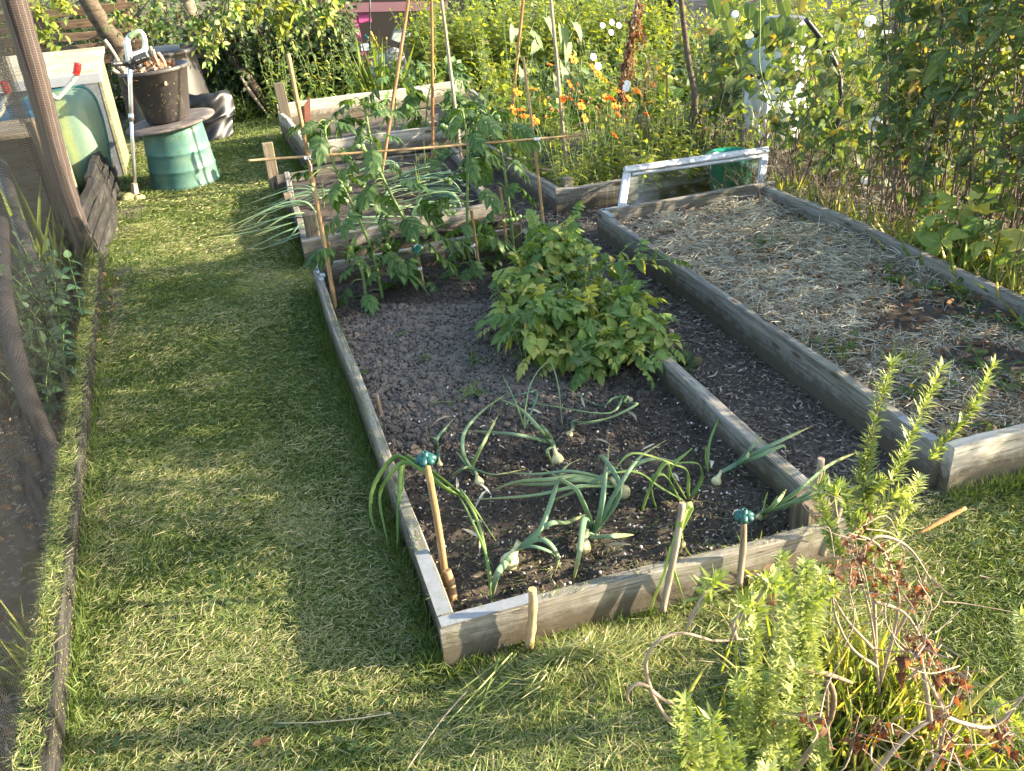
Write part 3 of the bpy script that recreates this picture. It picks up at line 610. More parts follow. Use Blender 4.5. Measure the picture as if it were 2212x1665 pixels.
def panel(label, y0, y1, x0, x1, h, lean):
    P = thing('edging_fence', label, 'edging fence', (x0, y0, 0))
    board(P, 'board', M['recycled'], (x0, y0), (x1, y1), h, .05, side=1, warp=.005, lean=lean)
    for k in range(3):
        z0 = .045+.075*k; b = board(P, 'batten', M['recycled'], (x0+.009-lean*z0, y0+.02), (x1+.009-lean*z0, y1-.02), .05, .012, z0=z0, side=1, warp=.004, lean=lean)
    return P
panel('tall black slatted edging panel, its near end under the netting post', 3.68, 4.62, -1.075, -1.08, .30, .2)
panel('tall black slatted edging panel beside the strimmer', 4.64, 5.5, -1.10, -1.11, .31, .2)
panel('tall black slatted edging panel behind the green bin', 5.52, 6.9, -1.14, -1.2, .31, .15)
# --- upturned green compost bin, lid, bucket, sticks
M['binplastic'] = plain_mat('faded_green_plastic', (.04, .12, .105), .5, .12, 9, .05, dirt=(.13, .2, .15), dscale=4, dth=(.4, .75))
M['blackplastic'] = plain_mat('black_plastic', (.035, .033, .033), .45, .25, 12, .06, dirt=(.05, .05, .052), dscale=9, dth=(.5, .8))
M['bucketm'] = plain_mat('dull_black_plastic', (.055, .048, .047), .5, .15, 8, .03, dirt=(.13, .11, .1), dscale=14, dth=(.55, .8))
bc = vec(-.65, 5.42, 0)
T = thing('compost_bin', 'faded green plastic bin standing upside down under a round black lid', 'bin', bc)
mb = MB(); ax = vec(-.015, .0, 1)
prof = [(.245, 0), (.25, .012), (.243, .03)]+[(.243-.028*z/.42, z) for z in (.06, .1)]+[(.236+.001, .123), (.241, .13), (.236, .137)]+[(.232, .18), (.228, .22)]+[(.2265, .243), (.231, .25), (.226, .257)]+[(.222, .31), (.216, .38), (.212, .415), (.19, .425), (0.001, .43)]
lathe(mb, prof, bc, 56, ax); obj('bin_body', mb, M['binplastic'], T)
mb = MB(); lathe(mb, [(.001, 0), (.24, .0), (.30, .004), (.312, .012), (.31, .022), (.26, .026), (.2, .03), (.001, .03)], bc+vec(-.01, .0, .432), 56, vec(-.1, -.03, 1), warp=.02)
tag(obj('bin_lid', mb, plain_mat('dusty_black_rubber', (.09, .075, .07), .75, .3, 30, .1, dirt=(.2, .17, .15), dscale=12)), 'dusty round black lid laid across the green bin', 'lid')
T = thing('bucket', 'black plastic tub holding dry sticks, on the round black lid', 'bucket', bc+vec(-.02, 0, .463))
b0 = bc+vec(-.015, -.0, .464); bax = vec(-.05, 0, 1)
mb = MB(); lathe(mb, [(.001, 0), (.14, 0), (.15, .006), (.222, .335), (.236, .337), (.24, .345), (.238, .362), (.228, .364), (.215, .34), (.15, .02), (.001, .016)], b0, 56, bax); obj('bucket_body', mb, M['bucketm'], T)
hm = plain_mat('hole_black', (.005, .005, .005))
for a in (3.3, 4.1, 4.9, 5.6, 2.2): mb = MB(); lathe(mb, [(.006, 0), (.001, .001)], b0+vec(.157*math.cos(a), .157*math.sin(a), .025), 8, vec(math.cos(a), math.sin(a), .2)); obj('drain_hole', mb, hm, T)
mb = MB(); tube(mb, [b0+vec(-.245, -.03, .34), b0+vec(-.275, -.01, .35), b0+vec(-.245, .03, .345)], .009, 6, 8); obj('handle', mb, M['bucketm'], T)
SL = ['longest pale stick leaning out of the black bucket towards the metal bunker', 'broken pale stick in the black bucket']
sts = [((226, 86), (290, 190), .011), ((243, 150), (292, 195), .012), ((247, 128), (300, 200), .01), ((330, 107), (362, 168), .012), ((341, 113), (366, 165), .011), ((318, 122), (358, 170), .012), ((325, 100), (345, 150), .009), ((302, 135), (322, 175), .012), ((262, 138), (305, 195), .011), ((255, 145), (298, 192), .009)]
stick0 = rod('stick', (0, 0, 0), (.3, 0, 0), .011, M['stick'], bow=.012, nodes=.09, taper=.8, k=6)
sme = stick0.data; bpy.data.objects.remove(stick0)
def put_stick(A, B, r, lab, grp):
    o = bpy.data.objects.new('stick', sme); C.objects.link(o); d = B-A; L = np.linalg.norm(d); R = frame_to(d, rdir(1)[0]); s = (L/.3, r/.011, r/.011)
    o.matrix_local = Matrix([(R[i][0]*s[0], R[i][1]*s[1], R[i][2]*s[2], A[i]) for i in range(3)]+[(0, 0, 0, 1)]); tag(o, lab, 'stick', grp)
for k, (a, b, r) in enumerate(sts):
    yy = 5.3+.02*k; put_stick(DY(*a, yy), DY(*b, yy+.03), r, SL[0] if k == 0 else SL[1], 'dry sticks in the black bucket')
for k in range(16):
    a = U(0, 2*PI); c = b0+vec(-.02, 0, .30+.004*k)+vec(*(U(-.08, .08, 2)), 0); l = U(.08, .17); d = vec(math.cos(a)*l, math.sin(a)*l, U(-.02, .04)); put_stick(c-d, c+d, U(.008, .013), SL[1], 'dry sticks in the black bucket')
mb = MB(); n = 160; P = b0+vec(-.02, 0, .3)+np.stack([rng.normal(size=n)*.07, rng.normal(size=n)*.07, U(.0, .1, n)], 1); inst(mb, LANCE, P, rdir(n), rdir(n), U(.03, .07, n), 1.5)
tag(obj('dead_leaves', mb, M['russet']), 'curled brown leaves caught among the sticks in the bucket', 'dead leaves', None, 'stuff')
# clippings stuck on bin and bucket
mb = MB(); n = 170; a = U(3.4, 5.2, n); z = U(.08, .4, n); rr = .240-.067*z; P = bc+np.stack([rr*np.cos(a)-.015*z, rr*np.sin(a), z], 1); nn = np.stack([np.cos(a), np.sin(a), 0*a], 1); inst(mb, B2, P+nn*.003, np.cross(nn, rdir(n)), nn, U(.01, .035, n), .1, rnd=U(.3, .9, n))
n = 70; a = U(3.6, 5.6, n); z = U(.05, .3, n); rr = .152+.215*z; P = b0+np.stack([rr*np.cos(a)-.05*z, rr*np.sin(a), z], 1); nn = np.stack([np.cos(a), np.sin(a), 0*a], 1); inst(mb, B2, P+nn*.003, np.cross(nn, rdir(n)), nn, U(.008, .02, n), .14, rnd=U(.5, 1, n))
tag(obj('stuck_clippings', mb, M['grass']), 'grass bits stuck to the green bin and the bucket', 'grass', None, 'stuff')
# --- strimmer
T = thing('strimmer', 'cordless strimmer with white and green handle propped upright against the black edging', 'strimmer', (-.99, 5.12, 0))
Y5 = 5.12
M['chrome'] = plain_mat('brushed_tube', (.6, .6, .62), .3, .08, 40, .02, metal=.85); M['whitepl'] = plain_mat('white_plastic', (.62, .61, .56), .4, .06, 10, .02); M['greenpl'] = plain_mat('sage_plastic', (.2, .27, .16), .5, .1, 10, .02); M['dkpl'] = plain_mat('charcoal_plastic', (.03, .03, .032), .4, .2, 20, .05); M['mossy'] = plain_mat('grass_caked_plastic', (.19, .19, .09), .9, .5, 50, .6, dirt=(.3, .25, .16), dscale=25)
def T5(u, v, y=Y5): return DY(u, v, y)
mb = MB(); tube(mb, [T5(292, 400), T5(283, 255)], .0115, 14, 4); tube(mb, [T5(284, 262), T5(280, 140)], .014, 14, 4); tube(mb, [T5(283.5, 258), T5(283, 246)], .018, 14, 3); obj('shaft', mb, M['chrome'], T)
mb = MB(); tube(mb, [T5(279, 137), T5(277, 112), T5(273, 88)], [.024, .03, .026], 12, 8, flat=.8); tube(mb, [T5(273, 88), T5(282, 77), T5(299, 69), T5(309, 76), T5(313, 92), T5(312, 108), T5(298, 117), T5(281, 123)], [.02, .021, .021, .02, .019, .024, .026, .028], 12, 30, flat=.85); b = obj('handle', mb, M['whitepl'], T)
mb = MB(); tube(mb, [T5(279, 79.5), T5(287, 74), T5(299, 69.2), T5(306, 71.5)], .0235, 12, 12, flat=.85); obj('grip', mb, M['greenpl'], b)
mb = MB(); tube(mb, [T5(283, 92), T5(289, 88), T5(287, 96)], .008, 6, 6); obj('trigger', mb, M['dkpl'], b)
mb = MB(); p = T5(306, 125, 5.07); R = frame_to(vec(1, 0, .25), vec(.1, -.9, .3)); box(mb, p, (.10, .045, .085), R, bev=.008); p2 = T5(296, 128, 5.12); box(mb, p2, (.05, .06, .06), R, bev=.008); bt = obj('battery', mb, M['dkpl'], T, False)
mb = MB()
for i in range(5):
    for j in range(2):
        if (i, j) == (2, 0): continue
        box(mb, p+R@vec(-.03+.014*i, -.0, .018-.02*j)+vec(0, -.036, -.005), (.009, .002, .012), R)
obj('label_marks', mb, M['whitepl'], bt, False)
mb = MB(); tube(mb, [T5(243, 138.5, 5.04), T5(262, 137, 5.07), T5(281, 140)], .0165, 12, 26, rough=.06); tube(mb, [T5(281, 143), T5(291, 142)], .022, 12, 5); obj('front_handle', mb, M['dkpl'], T)
mb = MB(); lathe(mb, [(.001, 0), (.018, 0), (.024, .006), (.018, .012), (.001, .014)], T5(299, 143), 6, vec(.2, -1, 0)); obj('knob', mb, M['dkpl'], T)
mb = MB(); tube(mb, [T5(289, 395), T5(292, 418)], [.02, .026], 4, 4, rough=.05); obj('motor_housing', mb, plain_mat('tan_plastic', (.34, .27, .19), .8, .4, 40, .3), T, False)
mb = MB(); lathe(mb, [(.001, -.01), (.05, -.01), (.058, .02), (.05, .05), (.03, .07), (.001, .075)], T5(288, 437)+vec(-.02, 0, .0), 20, vec(-.2, -.2, 1), warp=.1); lathe(mb, [(.03, -.02), (.04, .0), (.035, .05), (.01, .06)], T5(300, 436), 14, vec(.3, -.3, 1), warp=.12); obj('cutting_head', mb, M['mossy'], T)
# --- galvanised bunker
M['galv'] = plain_mat('spangled_galvanised_sheet', (.20, .215, .25), .45, .35, 55, .05, metal=.45, dirt=(.32, .33, .33), dscale=40, dth=(.5, .65))
T = thing('metal_bunker', 'galvanised metal bunker with a lichen-stained wooden lid, behind the blue wheelbarrow', 'bunker', (-1.45, 5.9, 0))
mb = MB(); x0, x1, y0, y1 = -1.85, -1.115, 5.88, 6.52
v = [(x0, y0, 0), (x1, y0, 0), (x1, y1, 0), (x0, y1, 0), (x0, y0, .745), (x1, y0, .745), (x1, y1, .84), (x0, y1, .84)]
mb.add(v, None, [(0, 1, 5, 4), (2, 3, 7, 6), (3, 0, 4, 7), (4, 5, 6, 7)]); obj('bunker_body', mb, M['galv'], T, False)
mb = MB(); mb.add([(x1+.003, y0+.02, 0), (x1+.003, y1, 0), (x1+.003, y1, .84), (x1+.003, y0+.02, .745)], None, [(0, 1, 2, 3)]); mb.add([(x1+.02, y0+.0, 0), (x1+.02, y0+.05, 0), (x1+.02, y0+.05, .74), (x1+.02, y0, .735), (x1-.0, y0-.003, 0), (x1, y0-.003, .735)], None, [(0, 1, 2, 3), (4, 0, 3, 5)])
obj('side_panel', mb, wood_mat('lichened_board', (.08, .08, .045), (.17, .17, .12), (.26, .25, .2), moss=.5, mossc=(.2, .2, .07), knots=False), T, False)
M['lidwood'] = wood_mat('lichened_lid', (.13, .12, .09), (.33, .3, .24), (.5, .46, .38), moss=.3, mossc=(.26, .26, .1), knots=False)
mb = MB(); R = frame_to(vec(1, 0, 0), vec(0, -.148, 1)); box(mb, ((x0+x1)/2, (y0+y1)/2, .82), (x1-x0+.06, y1-y0+.08, .028), R, bev=.004); lid = obj('bunker_lid', mb, M['lidwood'], T, False)
mb = MB(); box(mb, ((x0+x1)/2, y0-.045, .745), (x1-x0+.06, .012, .07), None, bev=.003); obj('lid_edge', mb, plain_mat('zinc_edge', (.3, .31, .33), .5, .2, 30, metal=.3), lid, False)
for u, v in ((109, 188), (126, 187)): mb = MB(); lathe(mb, [(.008, 0), (.001, .002)], DY(u, v, y0-.004), 8, vec(0, -1, 0)); obj('vent_hole', mb, hm, T)
# --- wheelbarrow: tray tipped up, underside towards us
T = thing('wheelbarrow', 'blue-green wheelbarrow tipped up on its nose against the metal bunker, red grips', 'wheelbarrow', (-1.4, 5.35, 0))
m, n, l = new_mat('faded_tray_painted_sun'); tc = n.new('ShaderNodeTexCoord'); sp = n.new('ShaderNodeSeparateXYZ'); l.new(tc.outputs['Object'], sp.inputs[0]); nz = noise_(n, l, tc.outputs['Object'], 5, 5)
ff = math_(n, l, 'ADD', math_(n, l, 'MULTIPLY', sp.outputs[0], 3.2), math_(n, l, 'MULTIPLY', nz, .5)); rr_ = ramp(n, [(.12, (.025, .10, .15)), (.3, (.1, .16, .1)), (.42, (.2, .23, .09)), (.62, (.11, .17, .12))]); l.new(ff, rr_.inputs[0])  # yellow-green towards the right: fading plus sunlight painted into the colour
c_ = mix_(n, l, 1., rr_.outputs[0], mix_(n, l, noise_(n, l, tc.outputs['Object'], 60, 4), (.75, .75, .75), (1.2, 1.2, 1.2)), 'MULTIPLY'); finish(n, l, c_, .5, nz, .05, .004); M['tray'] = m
rim = [(-1.85, .60), (-1.55, .70), (-1.34, .725), (-1.27, .735), (-1.19, .725), (-1.145, .68), (-1.125, .6), (-1.12, .44), (-1.135, .27), (-1.18, .1), (-1.3, .03), (-1.55, .02), (-1.85, .03)]
Rm = spline([(a, 0, b) for a, b in rim], 60); cx, cz = -1.48, .36; mb = MB(); rings = []
for s, dpt in ((1., 0.), (.985, .02), (.95, .05), (.88, .13), (.78, .19), (.6, .22), (.3, .235), (.02, .24)):
    V = Rm.copy(); V[:, 0] = cx+(V[:, 0]-cx)*s; V[:, 2] = cz+(V[:, 2]-cz)*s; V[:, 1] = 5.50-dpt*.85+.10*(V[:, 2])*1.0; rings.append(V)
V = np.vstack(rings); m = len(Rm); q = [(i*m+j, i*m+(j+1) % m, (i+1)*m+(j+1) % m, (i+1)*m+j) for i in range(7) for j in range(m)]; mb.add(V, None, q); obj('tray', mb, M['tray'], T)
mb = MB(); tube(mb, np.vstack([rings[0], rings[0][:1]])+vec(0, -.0, 0), .012, 6); obj('tray_rim', mb, plain_mat('rim_plastic', (.03, .12, .11), .5, .1), T)
M['cream'] = plain_mat('chipped_cream_tube', (.42, .4, .34), .5, .2, 20, .05, dirt=(.08, .08, .09), dscale=16, dth=(.6, .64)); M['red'] = plain_mat('red_rubber', (.5, .015, .012), .4, .15, 20, .05)
for pts, gp in (([(60, 150), (82, 175), (118, 210), (133, 203), (160, 170), (166, 157)], [(164, 160), (167, 148), (168, 136)]), ([(-30, 270), (3, 243), (8, 225), (17, 200)], [(17, 202), (12, 188), (6, 174)])):
    mb = MB(); tube(mb, [DY(*p, 5.38) for p in pts], .0165, 10, 30); hd = obj('handle', mb, M['cream'], T)
    mb = MB(); tube(mb, [DY(*p, 5.38) for p in gp], .024, 10, 14, rough=.1); obj('grip', mb, M['red'], hd)
# --- dark wooden box, tubes and roll behind the netting
T = thing('wooden_crate', 'grey open-fronted wooden box behind the netting, left of the wheelbarrow', 'crate', (-1.5, 4.3, 0))
mb = MB(); box(mb, (-1.62, 4.32, .70), (.62, .5, .03), bev=.004); obj('top_board', mb, M['post'], T, False)
board(T, 'side_board', M['post'], (-1.245, 4.05), (-1.245, 4.55), .7, .03, side=1); board(T, 'back_board', M['wooddark'], (-1.95, 4.58), (-1.27, 4.58), .68, .03, side=1)
post(T, 'corner_post', M['post'], -1.27, 4.06, 0, .69, .05, .05)
def pole(name, lab, cat, P, r, mat, k=10, n=24, rough=.04, flat=1., grp=None):
    mb = MB(); tube(mb, P, r, k, n, rough=rough, flat=flat); return tag(obj(name, mb, mat), lab, cat, grp)
o = rod('fence_post', (-1.235, 3.92, .2), (-1.265, 3.92, .80), .034, M['post'], nodes=0, k=14, taper=1); tag(o, 'short round grey post inside the netting next to the rolled net', 'post')
def net_mat(name, col, cell, wv, alpha=True, base=None):
    m, n, l = new_mat(name); at = n.new('ShaderNodeAttribute'); at.attribute_name = 'lf'; sp = n.new('ShaderNodeSeparateXYZ'); l.new(at.outputs['Vector'], sp.inputs[0])
    nz = noise_(n, l, at.outputs['Vector'], 14, 2); dv = math_(n, l, 'MULTIPLY', nz, .02)
    ln = []
    for k, c in zip((1, 2), cell):
        f = math_(n, l, 'FRACT', math_(n, l, 'DIVIDE', math_(n, l, 'ADD', sp.outputs[k], dv), c)); ln.append(math_(n, l, 'LESS_THAN', f, wv))
    mk = math_(n, l, 'MAXIMUM', ln[0], ln[1])
    if not alpha:
        nb = noise_(n, l, coords(n, l), 14, 5); rr = ramp(n, [(.35, (.03, .018, .016)), (.6, base)]); l.new(nb, rr.inputs[0])
        finish(n, l, mix_(n, l, mk, rr.outputs[0], col), .7, math_(n, l, 'ADD', mk, nb), .5, .006); return m
    p = n.new('ShaderNodeBsdfPrincipled'); p.inputs['Base Color'].default_value = (*col, 1); p.inputs['Roughness'].default_value = .9; p.inputs['Specular IOR Level'].default_value = .05
    t = n.new('ShaderNodeBsdfTransparent'); mx = n.new('ShaderNodeMixShader'); o = n.new('ShaderNodeOutputMaterial')
    l.new(mk, mx.inputs[0]); l.new(t.outputs[0], mx.inputs[1]); l.new(p.outputs[0], mx.inputs[2]); l.new(mx.outputs[0], o.inputs[0]); return m
M['netroll'] = net_mat('rolled_net', (.075, .06, .052), (.011, .07), .16, False, (.022, .011, .009)); M['net'] = net_mat('black_netting', (.018, .018, .018), (.0095, .0095), .21); M['nethem'] = net_mat('net_wrapped_tube', (.03, .028, .028), (.006, .05), .3, False, (.025, .019, .019))
M['blackpipe'] = plain_mat('black_pipe', (.02, .02, .022), .5, .3, 20, .1, dirt=(.07, .06, .06), dscale=8)
pole('rolled_net_post', 'tall post wrapped in a roll of brown netting, at the corner of the low edging', 'net post', [(-1.16, 3.74, .03), (-1.18, 3.76, .5), (-1.16, 3.77, 1.0), (-1.15, 3.78, 1.6)], [.05, .056, .06, .066], M['netroll'], 20, 40, .05)
pole('net_hem', 'thick net-wrapped black tube running down beside the low edging', 'netting tube', [DX(2, 480, -1.45)+vec(0, 0, 0), DX(8, 640, -1.25), DX(50, 830, -1.12), DX(103, 955, -1.07), DX(120, 1030, -1.03)*vec(1, 1, 1), G(118, 1130, .06), G(108, 1300, .05), G(96, 1480, .05), G(82, 1665, .05), G(60, 1900, .05)], [.036, .036, .034, .03, .026, .023, .022, .022, .022, .022], M['nethem'], 16, 80, .05)
pole('black_pipe', 'black pipe leaning inside the netting behind the nettles', 'pipe', [DX(90, 640, -1.3), DX(40, 480, -1.4), DX(0, 350, -1.5)], .035, M['blackpipe'])
pole('black_pipe', 'second black pipe lying low inside the netting, beneath the crate', 'pipe', [G(70, 600, .12), G(105, 500, .12)], .05, M['blackpipe'])
# netting sheet hanging from the post line
def sheet(y0, y1, x0, x1, z1, amp):
    ny, nz = 60, 22; mb = MB(); T_, S_ = np.meshgrid(np.linspace(0, 1, ny), np.linspace(0, 1, nz), indexing='ij')
    Y = y0+(y1-y0)*T_; Z = .03+z1*S_; X = x0+(x1-x0)*T_-.05*S_+amp*(np.sin(T_*23+S_*2)+.6*np.sin(T_*51-S_*3))*(.3+S_*.7)
    i, j = np.meshgrid(np.arange(ny-1), np.arange(nz-1), indexing='ij'); i = i.ravel(); j = j.ravel(); q = np.stack([i*nz+j, (i+1)*nz+j, (i+1)*nz+j+1, i*nz+j+1], 1)
    mb.add(np.stack([X, Y, Z], -1).reshape(-1, 3), None, q, np.stack([0*Y, Y+.3*Z, Z+.02*np.sin(Y*9)], -1).reshape(-1, 3)); return mb
T = thing('netting', 'fine black garden netting hung along the left edge behind the low edging', 'netting', (-1., 1, 0))
obj('net_sheet', sheet(-.9, 3.75, -.90, -1.13, 1.5, .012), M['net'], T); obj('net_sheet', sheet(3.75, 5.0, -1.22, -1.55, 1.4, .02), M['net'], T)
mb = MB(); box(mb, (-1.9, 2.6, .35), (.5, 1.6, .7), bev=.02); tag(obj('black_tub', mb, M['blackplastic'], None, False), 'big black plastic tub in shade behind the netting', 'tub')
# --- black dalek bins behind
T = thing('compost_bin', 'black plastic compost bin under the apple branches, behind the bucket', 'bin', (-.74, 7.45, 0))
mb = MB(); lathe(mb, [(.36, 0), (.365, .02), (.35, .2), (.33, .4), (.31, .6), (.30, .68), (.305, .69), (.31, .72), (.29, .735), (.001, .75)], (-.72, 7.4, 0), 48, vec(-.02, 0, 1)); obj('bin_body', mb, M['blackplastic'], T)
mb = MB(); box(mb, DY(405, 98, 7.1), (.13, .03, .035), bev=.006); obj('latch', mb, M['blackplastic'], T, False)
mb = MB(); S = np.linspace(0, 1, 26); 
TT, SS = np.meshgrid(np.linspace(0, 1, 40), S, indexing='ij'); X = -.60+.38*TT+.03*np.sin(SS*5); Zz = .38*(1-SS)+.006*np.sin(TT*17+SS*5)+.02*np.sin(SS*12); Yy = 7.06-.16*SS-.10*np.sin(TT*PI)+.012*np.sin(TT*13+SS*19)+.016*np.sin(SS*17+TT*3)
i, j = np.meshgrid(np.arange(39), np.arange(25), indexing='ij'); i = i.ravel(); j = j.ravel(); mb.add(np.stack([X, Yy, Zz], -1).reshape(-1, 3), None, np.stack([i*26+j, (i+1)*26+j, (i+1)*26+j+1, i*26+j+1], 1))
tag(obj('plastic_sheet', mb, plain_mat('shiny_black_sheeting', (.012, .012, .014), .4, .2, 12, .1)), 'crumpled shiny black sheeting slumped in front of the black compost bin', 'plastic sheet')
# --- pallet fence and trunks
T = thing('pallet_fence', 'dark slatted pallet fence behind the bunker', 'fence', (-1.5, 8.2, 0))
M['pallet'] = wood_mat('brown_pallet', (.05, .035, .025), (.13, .09, .06), (.2, .15, .1), moss=.1)
for k, v in enumerate((30, 58, 86, 114, 142)):
    a = DY(40, v, 8.1); board(T, 'slat', M['pallet'], (-2.6, 8.15), (-.9, 8.05), .075, .02, z0=a[2]-.06, side=1)
for x in (-2.4, -1.75, -1.0): post(T, 'upright', M['pallet'], x, 8.17, 0, 1.25, .09, .07)
mb = MB(); tube(mb, [DY(262, 118, 7.9)+vec(0, 0, -.9), DY(262, 118, 7.9), DY(225, 60, 7.9), DY(190, 0, 7.9), DY(140, -90, 7.9)], [.10, .085, .08, .075, .06], 12, 24, rough=.06); tag(obj('tree_trunk', mb, M['bark']), 'dark leaning trunk of the old apple tree behind the strimmer', 'tree trunk')
mb = MB(); tube(mb, [DY(455, 200, 8.3)+vec(0, 0, -.4), DY(432, 95, 8.3), DY(403, 0, 8.3), DY(370, -100, 8.3)], [.075, .07, .07, .065], 12, 20, rough=.03); tag(obj('fence_post', mb, M['post']), 'grey-green round post leaning among the leaves above the black bin', 'post')
mb = MB(); tube(mb, [DY(600, 275, 7.7), DY(550, 190, 7.7), DY(500, 120, 7.8), DY(470, 60, 7.9)], [.03, .05, .05, .04], 10, 20, rough=.12); tag(obj('log', mb, M['bark']), 'broken bark-covered branch leaning in the dark hedge', 'log')
mb = MB(); tube(mb, [DY(590, 262, 7.5), DY(545, 205, 7.55), DY(520, 165, 7.6)], [.012, .018, .012], 8, 14, rough=.12); tag(obj('branch', mb, M['stemgrey']), 'thin pale dead branch on the ground beside the dark hedge', 'branch')
# --- shed, pink post, oddments far back
T = thing('shed', 'open maroon-roofed shed with a pink post and a dark interior, far behind the dark hedge', 'shed', (1.6, 9.8, 0))
M['maroon'] = plain_mat('maroon_sheet', (.10, .042, .055), .6, .2, 6, .05); M['pink'] = plain_mat('pink_paint', (.36, .05, .17), .6, .3, 12, .1, dirt=(.3, .22, .2), dscale=16, dth=(.6, .7)); M['darkin'] = plain_mat('shed_interior_shade', (.012, .01, .01), .9)  # darkin: near-black colour stands for the shade inside the sheds
zr = .66
mb = MB(); 
for k in range(3): box(mb, (1.55-.02*k, 9.72+.02*k, zr+.05+.14*k), (1.9, .03, .11), frame_to(vec(1, 0, -.07), vec(0, .2, 1)), bev=.006)
obj('roof', mb, M['maroon'], T, False)
mb = MB(); box(mb, (1.7, 10.5, .4), (2.4, .04, 1.4)); box(mb, (.8, 10.1, .4), (.04, .8, 1.4)); obj('wall', mb, M['darkin'], T, False)
mb = MB(); box(mb, (1.40, 9.78, .35), (.05, .05, .62), frame_to(vec(1, 0, .1), vec(-.1, 0, 1)), bev=.005); box(mb, (1.49, 9.77, .60), (.16, .045, .11), bev=.01); obj('post', mb, M['pink'], T, False)
mb = MB(); tube(mb, [DY(799, -20, 9.0), DY(799, 120, 9.0)], .01, 6, 4); tag(obj('rod', mb, M['blackpipe']), 'thin dark upright rod in front of the shed', 'rod')
T = thing('food_tub', 'pink tub with a white clip lid inside the shed opening', 'tub', DY(788, 120, 9.75))
mb = MB(); box(mb, DY(788, 122, 9.75), (.10, .1, .15), bev=.008); obj('tub_body', mb, M['pink'], T, False); mb = MB(); box(mb, DY(788, 102, 9.75), (.125, .12, .08), bev=.012); obj('tub_lid', mb, plain_mat('pale_lid', (.5, .56, .58), .4), T, False)
for a, b, c, lab in ((((788, 75), (803, 95)), (.02, .22, .22), 'teal_handle', 'teal-handled loppers inside the shed'), (((800, 68), (815, 98)), (.5, .36, .05), 'yellow_handle', 'yellow and navy pliers inside the shed'), (((795, 80), (806, 105)), (.42, .33, .08), 'olive_handle', 'olive-handled shears inside the shed')):
    mb = MB(); tube(mb, [DY(*a[0], 9.7), DY(*a[1], 9.72)], [.02, .024, .02], 8, 8, flat=.6); tube(mb, [DY(a[1][0], a[1][1], 9.72), DY(a[1][0]+8, a[1][1]+9, 9.75)], [.02, .012], 8, 6, flat=.5); tag(obj('hand_tool', mb, plain_mat(c, b, .5)), lab, 'hand tool')
mb = MB(); box(mb, DY(865, 78, 9.9), (.2, .05, .16), frame_to(vec(1, 0, -.5)), bev=.008); tag(obj('carton', mb, plain_mat('faded_card', (.34, .38, .36), .7, .3, 12), None, False), 'faded pale carton tipped on its corner inside the shed', 'carton')
for p, c, lab in (((825, 145), (.36, .38, .4), 'crumpled white sack on the shed floor'), ((850, 132), (.2, .19, .2), 'grey bag slumped on the shed floor behind the white sack')):
    mb = MB(); lathe(mb, [(.12, -.1), (.13, 0), (.1, .1), (.05, .15), (.001, .16)], DY(*p, 9.75), 16, vec(.2, 0, 1), warp=.18); tag(obj('sack', mb, plain_mat('sack_'+lab[:8].strip(), c, .7, .3, 10, .3)), lab, 'sack')
T = thing('shed', 'blue-grey boarded shed with a black open doorway, top right beyond the beans', 'shed', (5, 9.3, 0))
mb = MB(); box(mb, (4.95, 9.2, .3), (.55, .03, 1.6)); obj('doorway', mb, M['darkin'], T, False)  # thin black sheet painted as the shade inside the open door
M['bluewood'] = wood_mat('blue_grey_board', (.04, .045, .06), (.09, .1, .13), (.15, .16, .2), moss=.05)
for k in range(8): board(T, 'wall_board', M['bluewood'], (5.22, 9.1+.02), (9.5, 8.4), .115, .02, z0=.0+.12*k, side=1, lean=-.06)
board(T, 'wall_board', M['bluewood'], (4.2, 9.15), (4.68, 9.15), .9, .02, z0=0, side=1)
#@@PART5
# ================================================================== CANES AND POLES
def cane(lab, a, b, r, mat='cane', ya=None, yb=None, nodes=.17, bow=.004, name='cane', cat='cane', grp=None, ext=0.):
    P0 = a if len(a) == 3 else DY(a[0], a[1], ya); P1 = b if len(b) == 3 else DY(b[0], b[1], yb if yb is not None else ya)
    P1 = P1+(P1-P0)*ext
    return tag(rod(name, P0, P1, r, M[mat], nodes=nodes, bow=bow), lab, cat, grp)
cane('long pale bamboo cane beside the left-hand tomato, rising from the bed corner', (727, 676), (622, 116), .0105, 'cane', 2.36, 2.52)
cane('horizontal bamboo cane tied across the tomato supports', (535, 347), (1247, 292), .006, 'cane', 2.44, 2.44, nodes=.2)
cane('short dark stake at the inside far-left corner of the onion bed', (712, 610), (709, 522), .009, 'canedark', 2.6, 2.6)
cane('bamboo support of the second tomato plant', (920, 655), (903, 556), .009, 'cane', 2.38, 2.42)
cane('bamboo support of the third tomato plant, tied with white string', (1041, 640), (1018, 455), .009, 'cane', 2.46, 2.5)
cane('bamboo cane between the third and fourth tomato plants', (1099, 592), (1080, 405), .0095, 'cane', 2.62, 2.66)
cane('tall bamboo cane right of the fourth tomato plant', (1182, 556), (1130, 122), .0085, 'cane', 2.72, 2.78)
cane('bean cane leaning right, nearest of the tall canes over the onions', (815, 432), (884, -20), .012, 'canedark', 4.3, 4.4, ext=.25)
cane('brown bean cane standing upright behind the horizontal cane', (935, 375), (931, -20), .011, 'canedark', 4.72, 4.74, ext=.25)
cane('grey bean cane leaning left, right of the upright brown one', (1010, 455), (950, -20), .012, 'canegrey', 4.05, 4.3, ext=.25)
cane('brown cane leaning right among the big bean leaves', (1095, 335), (1131, -20), .012, 'canedark', 4.85, 4.9, ext=.25)
cane('grey cane leaning left among the marigolds, wound with bean leaves', (1224, 372), (1187, -20), .013, 'canegrey', 4.0, 4.3, ext=.25)
cane('thin dark stick upright in the marigolds', (1437, 302), (1440, 158), .008, 'canedark', 4.3, 4.35)
